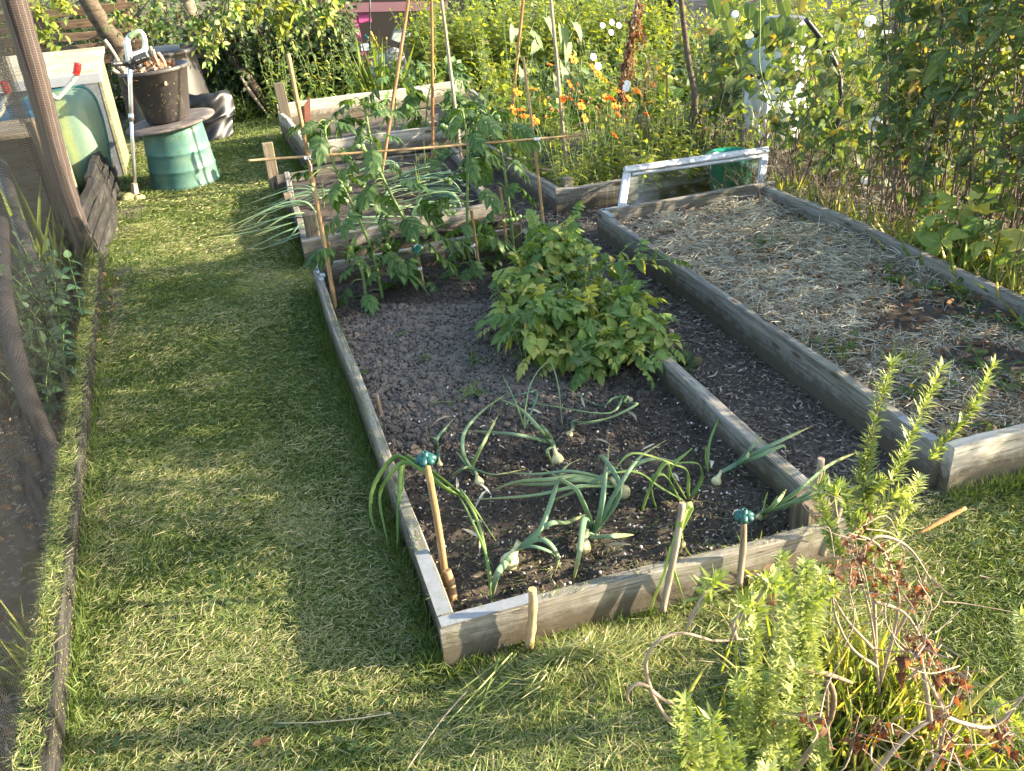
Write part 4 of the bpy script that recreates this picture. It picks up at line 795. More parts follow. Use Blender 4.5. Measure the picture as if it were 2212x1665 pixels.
cane('split bamboo stub leaning on the left plank of the onion bed', (832, 962), (812, 850), .009, 'canegrey', 1.22, 1.24, nodes=.08)
cane('orange-brown bamboo cane under the green cap at the near-left corner', (968, 1290), (921, 1000), .0105, 'cane', .26, .30, nodes=.2)
cane('short hollow bamboo piece at the near-left corner, beside the capped cane', (978, 1305), (965, 1232), .013, 'cane', .2, .22, nodes=.04)
cane('broken bamboo stake in front of the nearest plank', (1143, 1396), (1150, 1272), .0125, 'cane', -.035, -.035, nodes=.07)
cane('reddish bamboo stub among the onions, mid bed', (1244, 1030), (1243, 926), .0105, 'canedark', .93, .94, nodes=.06)
cane('grey bamboo stake outside the nearest plank, wrapped by a garlic leaf', (1431, 1320), (1474, 1086), .009, 'canegrey', -.06, -.03, nodes=.1)
cane('slim cane under the green cap outside the nearest plank', (1597, 1262), (1606, 1118), .009, 'canegrey', -.05, -.04, nodes=.12)
cane('grey stake outside the near-right end of the nearest plank', (1775, 1200), (1818, 1075), .011, 'canegrey', -.06, -.04, nodes=0)
cane('pale split stake beside the near-right corner post', (1757, 1060), (1774, 990), .011, 'canegrey', .13, .13, nodes=0)
cane('thick grey bamboo stub at the edge of the potato plants', (1443, 812), (1450, 712), .0115, 'canegrey', 1.28, 1.30, nodes=.05)
cane('brown stub among the rosemary', (1668, 1300), (1664, 1225), .014, 'canedark', -.28, -.28, nodes=0)
mb = MB(); P = [DY(*p) for p in ((1467, 372, 3.95), (1470, 310, 3.95), (1497, 245, 3.98), (1500, 200, 4.0), (1487, 130, 4.05), (1471, 0, 4.1), (1462, -100, 4.1))]; tube(mb, P, [.026, .025, .024, .021, .019, .017], 9, 40, rough=.05); tube(mb, [P[1], DY(1505, 262, 3.93), DY(1517, 228, 3.92)], [.014, .009], 7, 8)
tag(obj('branch_pole', mb, M['bark']), 'crooked forked branch standing as a bean pole, in front of the blue-grey shed', 'pole')
P0_ = rod('pole', DY(1332, 250, 4.8), DY(1381, -30, 4.8), .018, M['stick'], nodes=0); tag(P0_, 'pole wrapped in dead reddish vine, behind the marigolds', 'pole')
M['rubber'] = plain_mat('dark_green_rubber', (.012, .07, .065), .35, .15, 30, .04)
def cap(lab, p, s):
    mb = MB(); 
    for k in range(6):
        a = k*PI/3; d = vec(math.cos(a), math.sin(a), -.25); tube(mb, [p, p+d*s*.55+vec(0, 0, .1*s), p+d*s*1.0], [s*.42, s*.5, s*.34], 8, 6, flat=.85)
    lathe(mb, [(s*.45, -s*.55), (s*.7, -s*.2), (s*.62, s*.15), (s*.32, s*.3), (s*.3, s*.75), (s*.16, s*.75), (s*.16, s*.2)], p, 14)
    tag(obj('rubber_star', mb, M['rubber']), lab, 'cane cap', 'green rubber cane caps')
cap('dark green rubber cap on the orange-brown cane at the near-left corner', DY(919, 990, .30), .026)
cap('dark green rubber cap on the slim cane outside the nearest plank', DY(1607, 1113, -.04), .024)
# rusty bracket, sash window, water butts, hose, pot
mb = MB(); P = [DY(u, v, 4.95) for u, v in ((657, 228), (670, 208), (671, 262), (659, 268))]; t = vec(.0, .012, 0); q = vec(.02, .05, 0)
mb.add([P[0], P[1], P[2], P[3], P[0]+t, P[1]+t, P[2]+t, P[3]+t], None, [(0, 3, 2, 1), (4, 5, 6, 7), (0, 1, 5, 4), (3, 7, 6, 2), (1, 2, 6, 5), (0, 4, 7, 3)])
L_ = [DY(u, v, 4.95) for u, v in ((649, 232), (657, 228), (659, 268), (651, 262))]; mb.add([L_[0]+vec(0, .03, 0), L_[1], L_[2], L_[3]+vec(0, .03, 0)], None, [(0, 1, 2, 3)])
tag(obj('rusty_bracket', mb, M['rust'], None, False), 'rusty cut steel plate fixed above the tall raised bed corner post', 'bracket')
M['chalk'] = wood_mat('flaking_white_paint', (.3, .33, .38), (.62, .65, .72), (.75, .78, .84), moss=.06, mossc=(.12, .12, .1), knots=False)
T = thing('sash_window', 'old white-painted window frame with glass, propped on edge behind the straw bed', 'window', (2.2, 2.9, .1))
def bar(name, a, b, w, d, mat, parent, nrm_):
    a = np.asarray(a); b = np.asarray(b); L = np.linalg.norm(b-a); R = frame_to(b-a, nrm_); mb = MB(); box(mb, (L/2, 0, 0), (L, w, d), bev=.004)
    o = bpy.data.objects.new(name, mb.mesh(name, mat, False)); C.objects.link(o); loc = WL[parent.name]; o.parent = parent
    o.matrix_local = Matrix([(R[i][0], R[i][1], R[i][2], a[i]-loc[i]) for i in range(3)]+[(0, 0, 0, 1)]); WL[o.name] = a; return o
wn = nrm(vec(0, -1, .75)); tl, tr, bl, br = vec(1.80, 2.965, .305), vec(2.72, 2.975, .29), vec(1.70, 2.835, .13), vec(2.62, 2.845, .12)
bar('top_rail', tl, tr, .035, .032, M['chalk'], T, wn); bar('top_bead', tl+vec(.04, -.012, -.028), tr+vec(-.04, -.012, -.028), .016, .02, M['chalk'], T, wn)
bar('left_stile', tl+vec(.018, .004, -.018), bl+vec(.018, 0, -.03), .042, .03, M['chalk'], T, wn); bar('bottom_rail', bl+vec(.03, 0, -.06), br+vec(0, 0, -.06), .035, .03, M['chalk'], T, wn); bar('right_stile', tr+vec(-.02, .004, -.018), br+vec(-.02, 0, -.03), .042, .03, M['chalk'], T, wn)
m, n, l = new_mat('old_glass'); g = n.new('ShaderNodeBsdfGlossy'); g.inputs['Roughness'].default_value = .08; t = n.new('ShaderNodeBsdfTransparent'); t.inputs[0].default_value = (.8, .88, .84, 1); mx = n.new('ShaderNodeMixShader'); mx.inputs[0].default_value = .12; o = n.new('ShaderNodeOutputMaterial'); l.new(t.outputs[0], mx.inputs[1]); l.new(g.outputs[0], mx.inputs[2]); l.new(mx.outputs[0], o.inputs[0])
mb = MB(); mb.add([tl+vec(.03, 0, -.02), tr+vec(-.03, 0, -.02), br+vec(-.03, 0, -.04), bl+vec(.03, 0, -.04)], None, [(0, 1, 2, 3)]); obj('glass_pane', mb, m, T, False)
mb = MB(); lathe(mb, [(.10, 0), (.12, .02), (.14, .2), (.15, .205), (.15, .23), (.14, .235), (.13, .2), (.1, .03), (.001, .02)], (2.62, 3.22, 0), 32); tag(obj('plant_pot', mb, plain_mat('green_pot_plastic', (.01, .2, .13), .4, .15, 10, .05)), 'bright green plastic pot seen through the old window glass', 'pot')
M['pale'] = plain_mat('pale_blue_plastic', (.42, .5, .56), .4, .12, 10, .03, dirt=(.3, .33, .28), dscale=7, dth=(.55, .75)); M['milky'] = plain_mat('milky_plastic', (.5, .54, .48), .5, .15, 10, .03, dirt=(.22, .23, .16), dscale=8, dth=(.5, .72))
c = vec(3.42, 4.05, 0)
T = thing('water_butt', 'pale blue plastic water butt with black bands, half hidden by bindweed', 'water butt', c)
mb = MB(); lathe(mb, [(.235, .0), (.24, .05), (.25, .15), (.243, .17), (.243, .19), (.255, .21), (.255, .33), (.24, .36)], c, 40); obj('lower_tub', mb, M['milky'], T)
mb = MB(); lathe(mb, [(.20, .36), (.215, .40), (.22, .47), (.21, .485)], c, 40); lathe(mb, [(.195, .54), (.205, .56), (.21, .68), (.2, .74), (.18, .76)], c, 40); obj('upper_tub', mb, M['pale'], T)
mb = MB(); lathe(mb, [(.19, .485), (.195, .51), (.19, .545)], c, 40); obj('black_band', mb, M['blackplastic'], T); mb = MB(); lathe(mb, [(.185, .755), (.19, .77), (.19, .84), (.17, .86), (.001, .87)], c, 40); obj('lid', mb, M['blackplastic'], T)
mb = MB(); ns, nv = 26, 30; SS, VV = np.meshgrid(np.linspace(0, 1, ns), np.linspace(0, 1, nv), indexing='ij'); X = 3.06+.2*SS+.008*np.sin(VV*17+SS*5); Y = 3.82-.05*np.sin(SS*PI)+.012*np.sin(VV*9+SS*9)+.012*np.sin(SS*25+VV*2); Z = .1+.42*VV+.03*np.sin(SS*9); i, j = np.meshgrid(np.arange(ns-1), np.arange(nv-1), indexing='ij'); i = i.ravel(); j = j.ravel(); mb.add(np.stack([X, Y, Z], -1).reshape(-1, 3), None, np.stack([i*nv+j, (i+1)*nv+j, (i+1)*nv+j+1, i*nv+j+1], 1))
tag(obj('plastic_sheet', mb, plain_mat('torn_white_polythene', (.4, .44, .48), .4, .2, 10, .1)), 'torn white polythene hanging beside the pale blue water butt', 'plastic sheet')
pole('hose', 'black hose pipe looping down through the hedge beside the water butt', 'hose', [DY(1740, 40, 2.95), DY(1785, 100, 2.9), DY(1812, 160, 2.85), DY(1815, 233, 2.8), DY(1800, 316, 2.75), DY(1785, 375, 2.72), DY(1770, 410, 2.7), DY(1733, 468, 2.62)], .014, M['blackpipe'], 10, 60, 0)
pole('fence_post', 'grey weathered post leaning in the bindweed hedge', 'post', [DY(1900, 300, 3.2), DY(1916, 190, 3.2), DY(1932, 83, 3.2), DY(1948, -20, 3.2), DY(1955, -80, 3.2)], .038, M['post'], 10, 20, .05)
T = post(None, 'post_stub', M['wooddark'], 4.05, 3.05, 0, .58, .09, .08); tag(T, 'sawn square post stub in the bindweed hedge, behind the grey post', 'post')
# ================================================================== PLANTS
def lay(pts, z):
    """image points on a plant lying low: z per point (or a start-mid-end triple)"""
    n = len(pts); zz = z if len(z) == n else np.interp(np.linspace(0, 1, n), np.linspace(0, 1, len(z)), z)
    return [G(p[0], p[1], q) for p, q in zip(pts, zz)]
LOW = (.07, .15, .17, .10, .065)
def onion(lab, bulb, r, leaves, grp='onions growing in the nearest bed', wd=.007, zs=LOW, name='onion_plant', cat='onion', mat='onion', y=None, flat=.45):
    p = G(bulb[0], bulb[1], .05+r*.4); T = thing(name, lab, cat, p*vec(1, 1, 0)+vec(0, 0, .05), grp)
    first = None
    if r > 0:
        l0 = leaves[0]; q = DY(*l0[1][:2], y) if y is not None else G(*l0[1][:2], .1)
        ax = nrm(nrm(q-p)*.8+vec(0, 0, .7)); mb = MB(); lathe(mb, [(.001, -r*.9), (r*.55, -r*.8), (r*.95, -r*.3), (r, .1*r), (r*.8, r*.6), (r*.45, r*1.05), (r*.3, r*1.7), (r*.28, r*2.4)], p, 18, ax, a=U(0, 1)); obj('bulb', mb, M['bulb'], T); first = p+ax*r*1.9
    for k, l in enumerate(leaves):
        z = zs; P = [DY(u, v, y) if y is not None else None for u, v in [a[:2] for a in l]] if y is not None else lay([a[:2] for a in l], z)
        if first is not None and k < 9: P = [first]+list(P)
        mb = MB(); L = np.linspace(0, 1, 22); rr = 1.08*wd*U(.8, 1.15)*np.interp(L, [0, .12, .5, .85, 1], [.75, 1, .95, .6, .12])
        Q = spline(P, 22); at = U(0, .9)
        tube(mb, Q, rr, 7, cap=True, a=at, flat=flat)
        mb.a[-1][:, 1] = np.clip(np.repeat(np.linspace(0, 1, 22), 7).tolist()+[0, 1], 0, 1)**2; mb.a[-1][:, 2] = 1
        obj('leaf', mb, M[mat], T)
    return T
m, n, l = new_mat('onion_skin'); at = n.new('ShaderNodeAttribute'); at.attribute_name = 'lf'; sp = n.new('ShaderNodeSeparateXYZ'); l.new(at.outputs['Vector'], sp.inputs[0])
st = math_(n, l, 'SINE', math_(n, l, 'MULTIPLY', sp.outputs[2], 190)); nz = noise_(n, l, coords(n, l), 90, 3); rr_ = ramp(n, [(.3, (.42, .3, .12)), (.5, (.62, .56, .3)), (.7, (.66, .66, .42))]); l.new(nz, rr_.inputs[0])
c_ = mix_(n, l, .3, rr_.outputs[0], mix_(n, l, st, (.5, .55, .35), (1, 1, 1)), 'MULTIPLY'); finish(n, l, c_, .4, st, .15, .001, spec=.5); M['bulb'] = m
onion('largest onion, yellow bulb near the front plank with broad bent leaves', (1100, 1215), .027, [[(1120, 1185), (1160, 1155), (1185, 1100), (1205, 1040), (1222, 1008), (1255, 990)], [(1125, 1180), (1185, 1132), (1225, 1128), (1275, 1106)], [(1110, 1190), (1150, 1180), (1200, 1200), (1195, 1232)], [(1110, 1195), (1080, 1230), (1068, 1260), (1064, 1290)], [(1115, 1190), (1170, 1165), (1205, 1200), (1198, 1240)]], wd=.009)
onion('pale onion right of the largest one, with stout upright leaves', (1260, 1182), .022, [[(1285, 1145), (1300, 1090), (1308, 1020), (1316, 960)], [(1290, 1140), (1320, 1080), (1350, 1030), (1385, 985), (1440, 950)], [(1280, 1140), (1255, 1075), (1235, 1050), (1170, 1010)], [(1290, 1140), (1340, 1060), (1300, 985), (1290, 1010)], [(1275, 1140), (1262, 1120), (1252, 1190), (1237, 1262)], [(1280, 1160), (1320, 1158), (1370, 1155)]], wd=.009, zs=(.08, .18, .24, .2, .1))
onion('plump mid-patch onion with a bundle of leaves flopped to the left', (1345, 1063), .025, [[(1330, 1040), (1240, 1018), (1160, 1024), (1085, 1020)], [(1328, 1050), (1250, 1050), (1150, 1070), (1010, 1080)], [(1325, 1045), (1250, 1036), (1180, 1046), (1080, 1045)], [(1335, 1035), (1330, 1010), (1300, 1030), (1240, 1062), (1180, 1085)], [(1350, 1040), (1370, 1005), (1420, 990), (1470, 1000)], [(1330, 1045), (1250, 1028), (1190, 1035), (1120, 1040), (1060, 1060)]], wd=.009)
onion('onion left of the reddish bamboo stub, long arching leaves to the left', (1205, 993), .020, [[(1190, 955), (1160, 920), (1120, 880), (1070, 858)], [(1185, 955), (1110, 938), (1000, 930)], [(1190, 950), (1178, 930), (1167, 915)], [(1195, 965), (1182, 975), (1196, 1008)]], wd=.008)
onion('small onion with a forked spray of thin leaves, left of centre', (1035, 1042), .016, [[(1018, 1012), (1000, 975), (1005, 930), (1045, 885), (1095, 850)], [(1018, 1010), (1048, 950), (1078, 893)], [(1012, 1008), (985, 975)], [(1020, 1012), (1000, 1012), (970, 1035)], [(1030, 1015), (1070, 1025), (1140, 1012)]], wd=.0065)
onion('tiny onion seedling beside the green-capped cane', (950, 1003), .010, [[(945, 970), (944, 948), (962, 925), (981, 903)], [(944, 955), (938, 947), (928, 942)]], wd=.005)
onion('little pale onion hanging its neck right, behind the reddish bamboo stub', (1230, 938), .012, [[(1238, 912), (1270, 912), (1330, 898), (1385, 868)], [(1238, 910), (1252, 905)]], wd=.006)
onion('onion lying on its side by the right plank, leaves across the plank', (1547, 1040), .016, [[(1590, 1002), (1620, 970), (1648, 940)], [(1590, 1002), (1640, 975), (1700, 945), (1750, 922)], [(1592, 1003), (1640, 985), (1690, 963), (1697, 975)], [(1590, 1003), (1610, 990), (1618, 975)]], wd=.008, zs=(.09, .16, .19, .17))
onion('onion by the near-right corner post, leaves spilling over the post', (1640, 1118), .012, [[(1650, 1108), (1680, 1082), (1699, 1056)], [(1652, 1108), (1720, 1080), (1777, 1053), (1815, 1088), (1852, 1150)], [(1655, 1106), (1730, 1055), (1790, 1005), (1855, 975)], [(1655, 1108), (1740, 1078), (1795, 1068), (1840, 1115)]], wd=.0075, zs=(.1, .2, .24, .2, .12))
onion('onion under the front edge of the potato plants', (1360, 864), .013, [[(1345, 856), (1325, 860), (1290, 875), (1206, 826)], [(1345, 858), (1310, 893), (1160, 872), (1070, 866)], [(1350, 870), (1375, 873), (1310, 905), (1240, 918)]], wd=.006)
onion('thin garlic plant with arched pale leaves in front of the potatoes', (1133, 925), 0, [[(1133, 925), (1135, 880), (1150, 820), (1186, 782), (1205, 830), (1215, 920)], [(1133, 925), (1110, 860), (1080, 800)], [(1133, 925), (1160, 850), (1130, 850), (1070, 868), (1055, 900)]], wd=.0045)
Z10 = (.05, .16, .24, .26, .2, .1)
onion('leafy garlic with looping leaves behind the grey bamboo stake', (1502, 1165), 0, [[(1500, 1150), (1487, 1090), (1451, 1026), (1437, 999), (1403, 1056), (1379, 1124), (1352, 1169)], [(1500, 1150), (1487, 1090), (1512, 1043), (1516, 1019), (1502, 999), (1440, 1002)], [(1500, 1150), (1487, 1075), (1485, 1019), (1454, 1002), (1369, 978), (1325, 1016)], [(1500, 1150), (1485, 1090), (1423, 1050), (1376, 1019), (1315, 1022)], [(1500, 1150), (1468, 1084), (1444, 1019), (1495, 968)], [(1500, 1150), (1440, 1030), (1406, 1043), (1417, 1097), (1444, 1155)]], 'garlic plants in the nearest bed', wd=.0095, name='garlic_plant', cat='garlic', mat='leek', y=.36, flat=.28)
onion('garlic plant whose bright leaf winds down the grey bamboo stake outside the plank', (1471, 1175), .013, [[(1465, 1150), (1480, 1100), (1495, 1096), (1451, 1182), (1434, 1240), (1406, 1318), (1418, 1383)], [(1465, 1150), (1452, 1215), (1475, 1288)]], 'garlic plants in the nearest bed', wd=.0085, name='garlic_plant', cat='garlic', mat='leek', y=-.03, flat=.28)
onion('garlic plant flopping over the left plank beside the green-capped cane', (1010, 1105), 0, [[(1004, 1077), (936, 1036), (882, 995), (851, 988), (810, 1043), (800, 1104), (817, 1162)], [(1004, 1077), (950, 1045), (878, 998), (840, 1030), (820, 1077), (841, 1186)], [(1004, 1077), (955, 1050), (875, 988), (862, 1087), (858, 1189)], [(1004, 1077), (955, 1035), (880, 990), (868, 1060), (872, 1150)]], 'garlic plants in the nearest bed', wd=.008, name='garlic_plant', cat='garlic', mat='leek', zs=(.06, .2, .24, .23, .18, .1, .03), flat=.28)
onion('spindly garlic plant standing left of the largest onion', (1062, 1305), 0, [[(1062, 1305), (1052, 1206), (1011, 1107), (985, 1062)], [(1062, 1290), (1050, 1200), (1030, 1120), (994, 1056), (1024, 1097), (1072, 1169)], [(1062, 1300), (1075, 1240), (1090, 1215)]], 'garlic plants in the nearest bed', wd=.0045, name='garlic_plant', cat='garlic', mat='leek', zs=(.05, .12, .15, .12), flat=.35)
onion('single green shoot by the inner face of the right plank', (1529, 1019), 0, [[(1529, 1019), (1532, 960), (1548, 915), (1565, 876)], [(1529, 1019), (1524, 990), (1526, 962)]], 'garlic plants in the nearest bed', wd=.004, name='garlic_plant', cat='garlic', mat='leek', zs=(.05, .1, .14))
onion('little green shoot near the corner post at the right', (1650, 1122), 0, [[(1650, 1122), (1651, 1090), (1658, 1062)], [(1650, 1122), (1665, 1095), (1680, 1070)]], 'garlic plants in the nearest bed', wd=.004, name='garlic_plant', cat='garlic', mat='leek', zs=(.05, .1, .14))
# dry withered onion leaves
mb = MB(); n = 26; x = U(.15, 1.0, n); y = U(.1, 1.15, n); a = U(0, 6.3, n); inst(mb, LANCE, np.stack([x, y, U(.06, .09, n)], 1), np.stack([np.cos(a), np.sin(a), U(0, .4, n)], 1), rdir(n, 1), U(.03, .09, n), .5, rnd=U(.4, 1, n), bend=.4)
tag(obj('withered_leaves', mb, M['straw']), 'withered straw-coloured onion leaf tips lying among the bulbs', 'dead leaves', None, 'stuff')
# flopped onions in the second bed
def flop(k, bx, by, ang, n, L, lab, z=.08, br=.013):
    p = vec(bx, by, z+.012); T = thing('onion_plant', lab, 'onion', (bx, by, z), 'onions flopped over in the second bed')
    mb = MB(); lathe(mb, [(.001, -br), (br*.9, -.4*br), (br, 0), (br*.6, .8*br), (br*.3, 1.9*br)], p, 10, nrm(vec(math.cos(ang), math.sin(ang), .6))); obj('bulb', mb, M['bulb'], T)
    mb = MB()
    for i in range(n):
        a = ang+rng.normal()*.17; l = L*U(.65, 1.2); d = vec(math.cos(a), math.sin(a), 0); s = vec(-d[1], d[0], 0); hh = U(.03, .1)
        P = [p, p+d*.12*l+vec(0, 0, hh*.9), p+d*.4*l+s*U(-.02, .02)+vec(0, 0, hh), p+d*.75*l+s*U(-.03, .03)+vec(0, 0, hh*.5), p+d*l+s*U(-.06, .06)+vec(0, 0, U(-.02, .05))]
        rr = .0085*U(.7, 1.15)*np.interp(np.linspace(0, 1, 14), [0, .15, .6, 1], [.7, 1, .8, .1]); at = U(0, .9)
        tube(mb, spline(P, 14), rr, 6, a=at, flat=.5); mb.a[-1][:, 1] = np.array(np.repeat(np.linspace(0, 1, 14), 6).tolist()+[0, 1])**2; mb.a[-1][:, 2] = 1
    obj('leaves', mb, M['onion'], T)
fl = [(.12, 3.35, 3.3, 5, .42), (.10, 3.55, 3.1, 6, .5), (.14, 3.8, 2.9, 6, .48), (.2, 4.1, 3.0, 5, .5), (.18, 3.25, .1, 6, .5), (.4, 3.3, .25, 6, .5), (.62, 3.32, .2, 6, .45), (.3, 3.6, .15, 5, .45), (.98, 3.5, 2.9, 6, .5), (1.04, 3.7, 2.8, 7, .55), (1.1, 3.9, 3.0, 7, .55), (1.02, 4.1, 3.15, 7, .5), (.7, 3.55, .1, 5, .4), (.75, 3.9, .3, 6, .45), (.5, 4.25, .1, 5, .5), (1.1, 4.3, 3.3, 6, .5), (.8, 4.45, 3.1, 5, .45), (.95, 3.4, 2.2, 5, .4), (.35, 3.95, 3.2, 5, .45), (.55, 3.8, .5, 4, .4)]
for k, (bx, by, a, n, L) in enumerate(fl):
    flop(k, bx, by, a+U(-.15, .15), n, L, 'onion in the second bed with its long leaves spilling left over the lawn' if k < 4 else 'blue-green onion with limp leaves laid across the second bed')
for u, v, hh in ((905, 360, .2), (925, 372, .26), (700, 430, .2), (668, 345, .3), (830, 395, .35), (905, 400, .2)):
    p = G(u, v+20, .08); mb = MB()
    for i in range(3): d = vec(U(-.06, .1), U(-.03, .03), 1)*hh*U(.6, 1.1); tube(mb, spline([p, p+d*.5+rdir(1)[0]*.01, p+d], 10), .011*np.interp(np.linspace(0, 1, 10), [0, .3, 1], [.8, 1, .1]), 6, a=U(.4, .9), flat=.35); mb.a[-1][:, 2] = 1
    tag(obj('leek', mb, M['leek']), 'stout upright bright green leek in the second bed', 'leek', 'upright leeks in the second bed')
# tomatoes
M['fruit'] = plain_mat('unripe_tomato', (.24, .33, .1), .3, .12, 30, .01, spec=.6)
mb = MB(); lathe(mb, [(.001, -.0095), (.006, -.008), (.0105, -.001), (.0095, .005), (.005, .0085), (.001, .0088)], (0, 0, 0), 14); fruit_me = mb.mesh('tomato', M['fruit'], True)
def tomato(lab, path, y, nleaf, L, fruits, lean=0., extra=0):
    P = np.array([DY(u, v, y+lean*i) for i, (u, v) in enumerate(path)]); T = thing('tomato_plant', lab, 'tomato plant', P[0]*vec(1, 1, 0)+vec(0, 0, .05), 'tomato plants tied to canes')
    S = MB(); Q = spline(P, 40); tube(S, Q, np.linspace(.009, .005, 40), 8, a=.3)
    Lf = MB(); f = np.linspace(.03, .99, nleaf)+U(-.02, .02, nleaf)
    for k, t in enumerate(f):
        i = int(np.clip(t, 0, .99)*39); p = Q[i]; a = k*2.4+U(-.4, .4); up = U(.0, .6); d = nrm(vec(math.cos(a), math.sin(a)*.8, up)); l = L*U(.55, 1.15)*(1-.35*t)*(.75+.5*min(1, t*4))
        tube(S, [p, p+d*l*.25+vec(0, 0, .01), p+d*l*.42], [.003, .002], 5, 6, cap=False)
        p2 = p+d*l*.38; dd = nrm(d*vec(1, 1, .2)+vec(0, 0, U(-.75, .1))); inst(Lf, TOM, [p2], dd, rdir(1, 1.6), l*.85, 1., bend=U(.1, .45))
    for k in range(extra): p = Q[-1]+vec(U(-.06, .06), U(-.05, .05), U(-.06, .06)); inst(Lf, TOM, [p], rdir(1, .6)[0], rdir(1, 1), U(.04, .08), 1.)
    obj('stem', S, M['stem'], T); obj('leaves', Lf, M['tom'], T)
    tr = MB()
    for (u, v, dy, n, sp) in fruits:
        c = DY(u, v, y+dy); i = int(np.argmin(np.linalg.norm(Q-c, axis=1))); tube(tr, [Q[i], (Q[i]+c)/2+vec(0, 0, .03), c+vec(0, 0, .01)], .0018, 5, 8, cap=False)
        for k in range(n):
            q = c+vec((k-(n-1)/2)*.019*sp if sp > 1 else U(-.03, .03), U(-.012, .012), U(-.006, .006) if sp > 1 else U(-.03, .02)); o = bpy.data.objects.new('tomato', fruit_me); C.objects.link(o); o.parent = T; o.location = q-WL[T.name]; s = U(.75, 1.2); o.scale = (s, s, s)
    if tr.n: obj('truss', tr, M['stem'], T)
    return T
tomato('leftmost tomato plant, its stem leaning left beside the long cane', [(830, 668), (818, 600), (799, 528), (756, 432), (729, 375), (703, 292), (708, 256)], 2.40, 34, .17, [(750, 402, -.03, 5, 0), (826, 525, -.05, 2, 0), (665, 395, -.03, 2, 0)], .02)
tomato('second tomato plant, thick bare stem leaning left behind the green clip', [(918, 655), (902, 560), (900, 518), (865, 458), (819, 365), (799, 292), (789, 239), (779, 213)], 2.42, 36, .18, [(783, 318, -.04, 4, 0), (905, 525, -.05, 3, 0)], .02, 6)
tomato('upright tomato plant in the middle, tied with white string', [(1040, 640), (1025, 580), (1010, 532), (1010, 365), (1008, 299), (998, 233)], 2.48, 34, .18, [(972, 458, -.06, 9, 0), (976, 384, -.04, 3, 0), (970, 272, -.03, 2, 0), (930, 500, -.05, 3, 0)], .015, 4)
tomato('rightmost tomato plant with a long row of green fruit', [(1108, 592), (1109, 532), (1096, 415), (1083, 332), (1066, 272), (1043, 239)], 2.56, 34, .18, [(1115, 472, -.08, 7, 1.2), (1120, 340, -.05, 6, 0), (1066, 262, -.03, 2, 0)], .015, 6)
tomato('low bushy tomato plant at the left end of the row', [(790, 660), (785, 600), (770, 560), (750, 530)], 2.38, 14, .2, [], .02)
tomato('feathery tomato plant in the tall bed with drooping tips', [(850, 300), (855, 230), (853, 180), (862, 140)], 5.4, 16, .26, [], .02, 8)
tomato('feathery tomato plant beside the drooping one in the tall bed', [(920, 290), (925, 210), (940, 150), (905, 140)], 5.6, 16, .26, [], .02, 8)
tomato('tomato plant with yellow flowers left of the marigold bed', [(1060, 330), (1050, 280), (1030, 240), (1040, 225)], 4.6, 16, .24, [], .02, 10)
mb = MB(); tube(mb, [DY(892, 535, 2.34), DY(900, 528, 2.36), DY(908, 535, 2.36), DY(900, 545, 2.34), DY(890, 540, 2.36)], .006, 6, 14); box(mb, DY(899, 536, 2.36), (.035, .03, .035), bev=.004); tag(obj('plant_clip', mb, M['rubber'], None, False), 'dark green clip holding the second tomato stem', 'plant clip')
M['string'] = plain_mat('white_string', (.7, .7, .68), .8)
for u, v, y, lab in ((1020, 530, 2.44, 'white string knotted round the third tomato cane'), (905, 580, 2.37, 'white string tied round the second tomato cane'), (1160, 300, 2.42, 'pale twine tying the horizontal cane to the tall right cane'), (664, 341, 2.42, 'pale twine tying the horizontal cane to the long left cane')):
    c = DY(u, v, y); mb = MB(); t = np.linspace(0, 4*PI, 40); tube(mb, c+np.stack([.014*np.cos(t), .014*np.sin(t), .006*t/6-.006], 1), .0018, 5); tube(mb, [c, c+vec(.01, -.015, -.03), c+vec(.006, -.015, -.06)], .0016, 4, 8); tag(obj('string_tie', mb, M['string']), lab, 'string')
# potatoes
def potato(lab, c, tips, L):
    T = thing('potato_plant', lab, 'potato plant', vec(c[0], c[1], .05), 'potato plants sprawling in the nearest bed'); S = MB(); Lf = MB(); S2 = MB()
    for t in tips:
        p0 = vec(c[0]+U(-.04, .04), c[1]+U(-.04, .04), .05); t = np.asarray(t); m_ = (p0+t)/2+vec(0, 0, .07)+vec(*U(-.03, .03, 2), 0)
        hue = U(0, 1); sprig(S, Lf, [p0, m_, t], 5 if U(0, 1) < .5 else 7, POT, L, .2, .0045, .8, .35, .7, npt=10, k=6, rnd=(max(0, hue-.35), min(1, hue+.3)), tipscale=.7); sprig(None, Lf, [p0, m_, t+vec(*U(-.03, .03, 2), .01)], 15, _pl, L*.62, .15, .004, .9, .3, .9, vary=.5, npt=10, rnd=(max(0, hue-.35), min(1, hue+.3)))
    obj('stems', S, M['stem'], T); obj('leaves', Lf, M['pot'], T)
def dome(c, rx, ry, h, n, z0=.1):
    a = U(0, 6.3, n); q = np.sqrt(U(.05, 1, n)); return np.stack([c[0]+rx*q*np.cos(a), c[1]+ry*q*np.sin(a), z0+h*np.sqrt(np.maximum(1-q**2, 0))*U(.7, 1.1, n)], 1)
potato('yellowing potato plant at the left of the potato clump', (.80, 1.55), dome((.80, 1.5), .22, .28, .24, 24, .10), .125)
potato('tallest potato plant at the back of the clump', (.98, 1.98), np.vstack([dome((.98, 1.95), .19, .22, .3, 26, .12), [DY(1243, 462, 2.1), DY(1400, 570, 1.9), DY(1445, 560, 1.75), DY(1195, 520, 2.05)]]), .125)
potato('dark green potato plant nearest the right plank', (1.02, 1.42), dome((1.04, 1.38), .21, .32, .22, 26, .09), .12)
potato('low potato plant at the front of the clump', (.92, 1.22), dome((.92, 1.26), .18, .16, .14, 16, .07), .1)
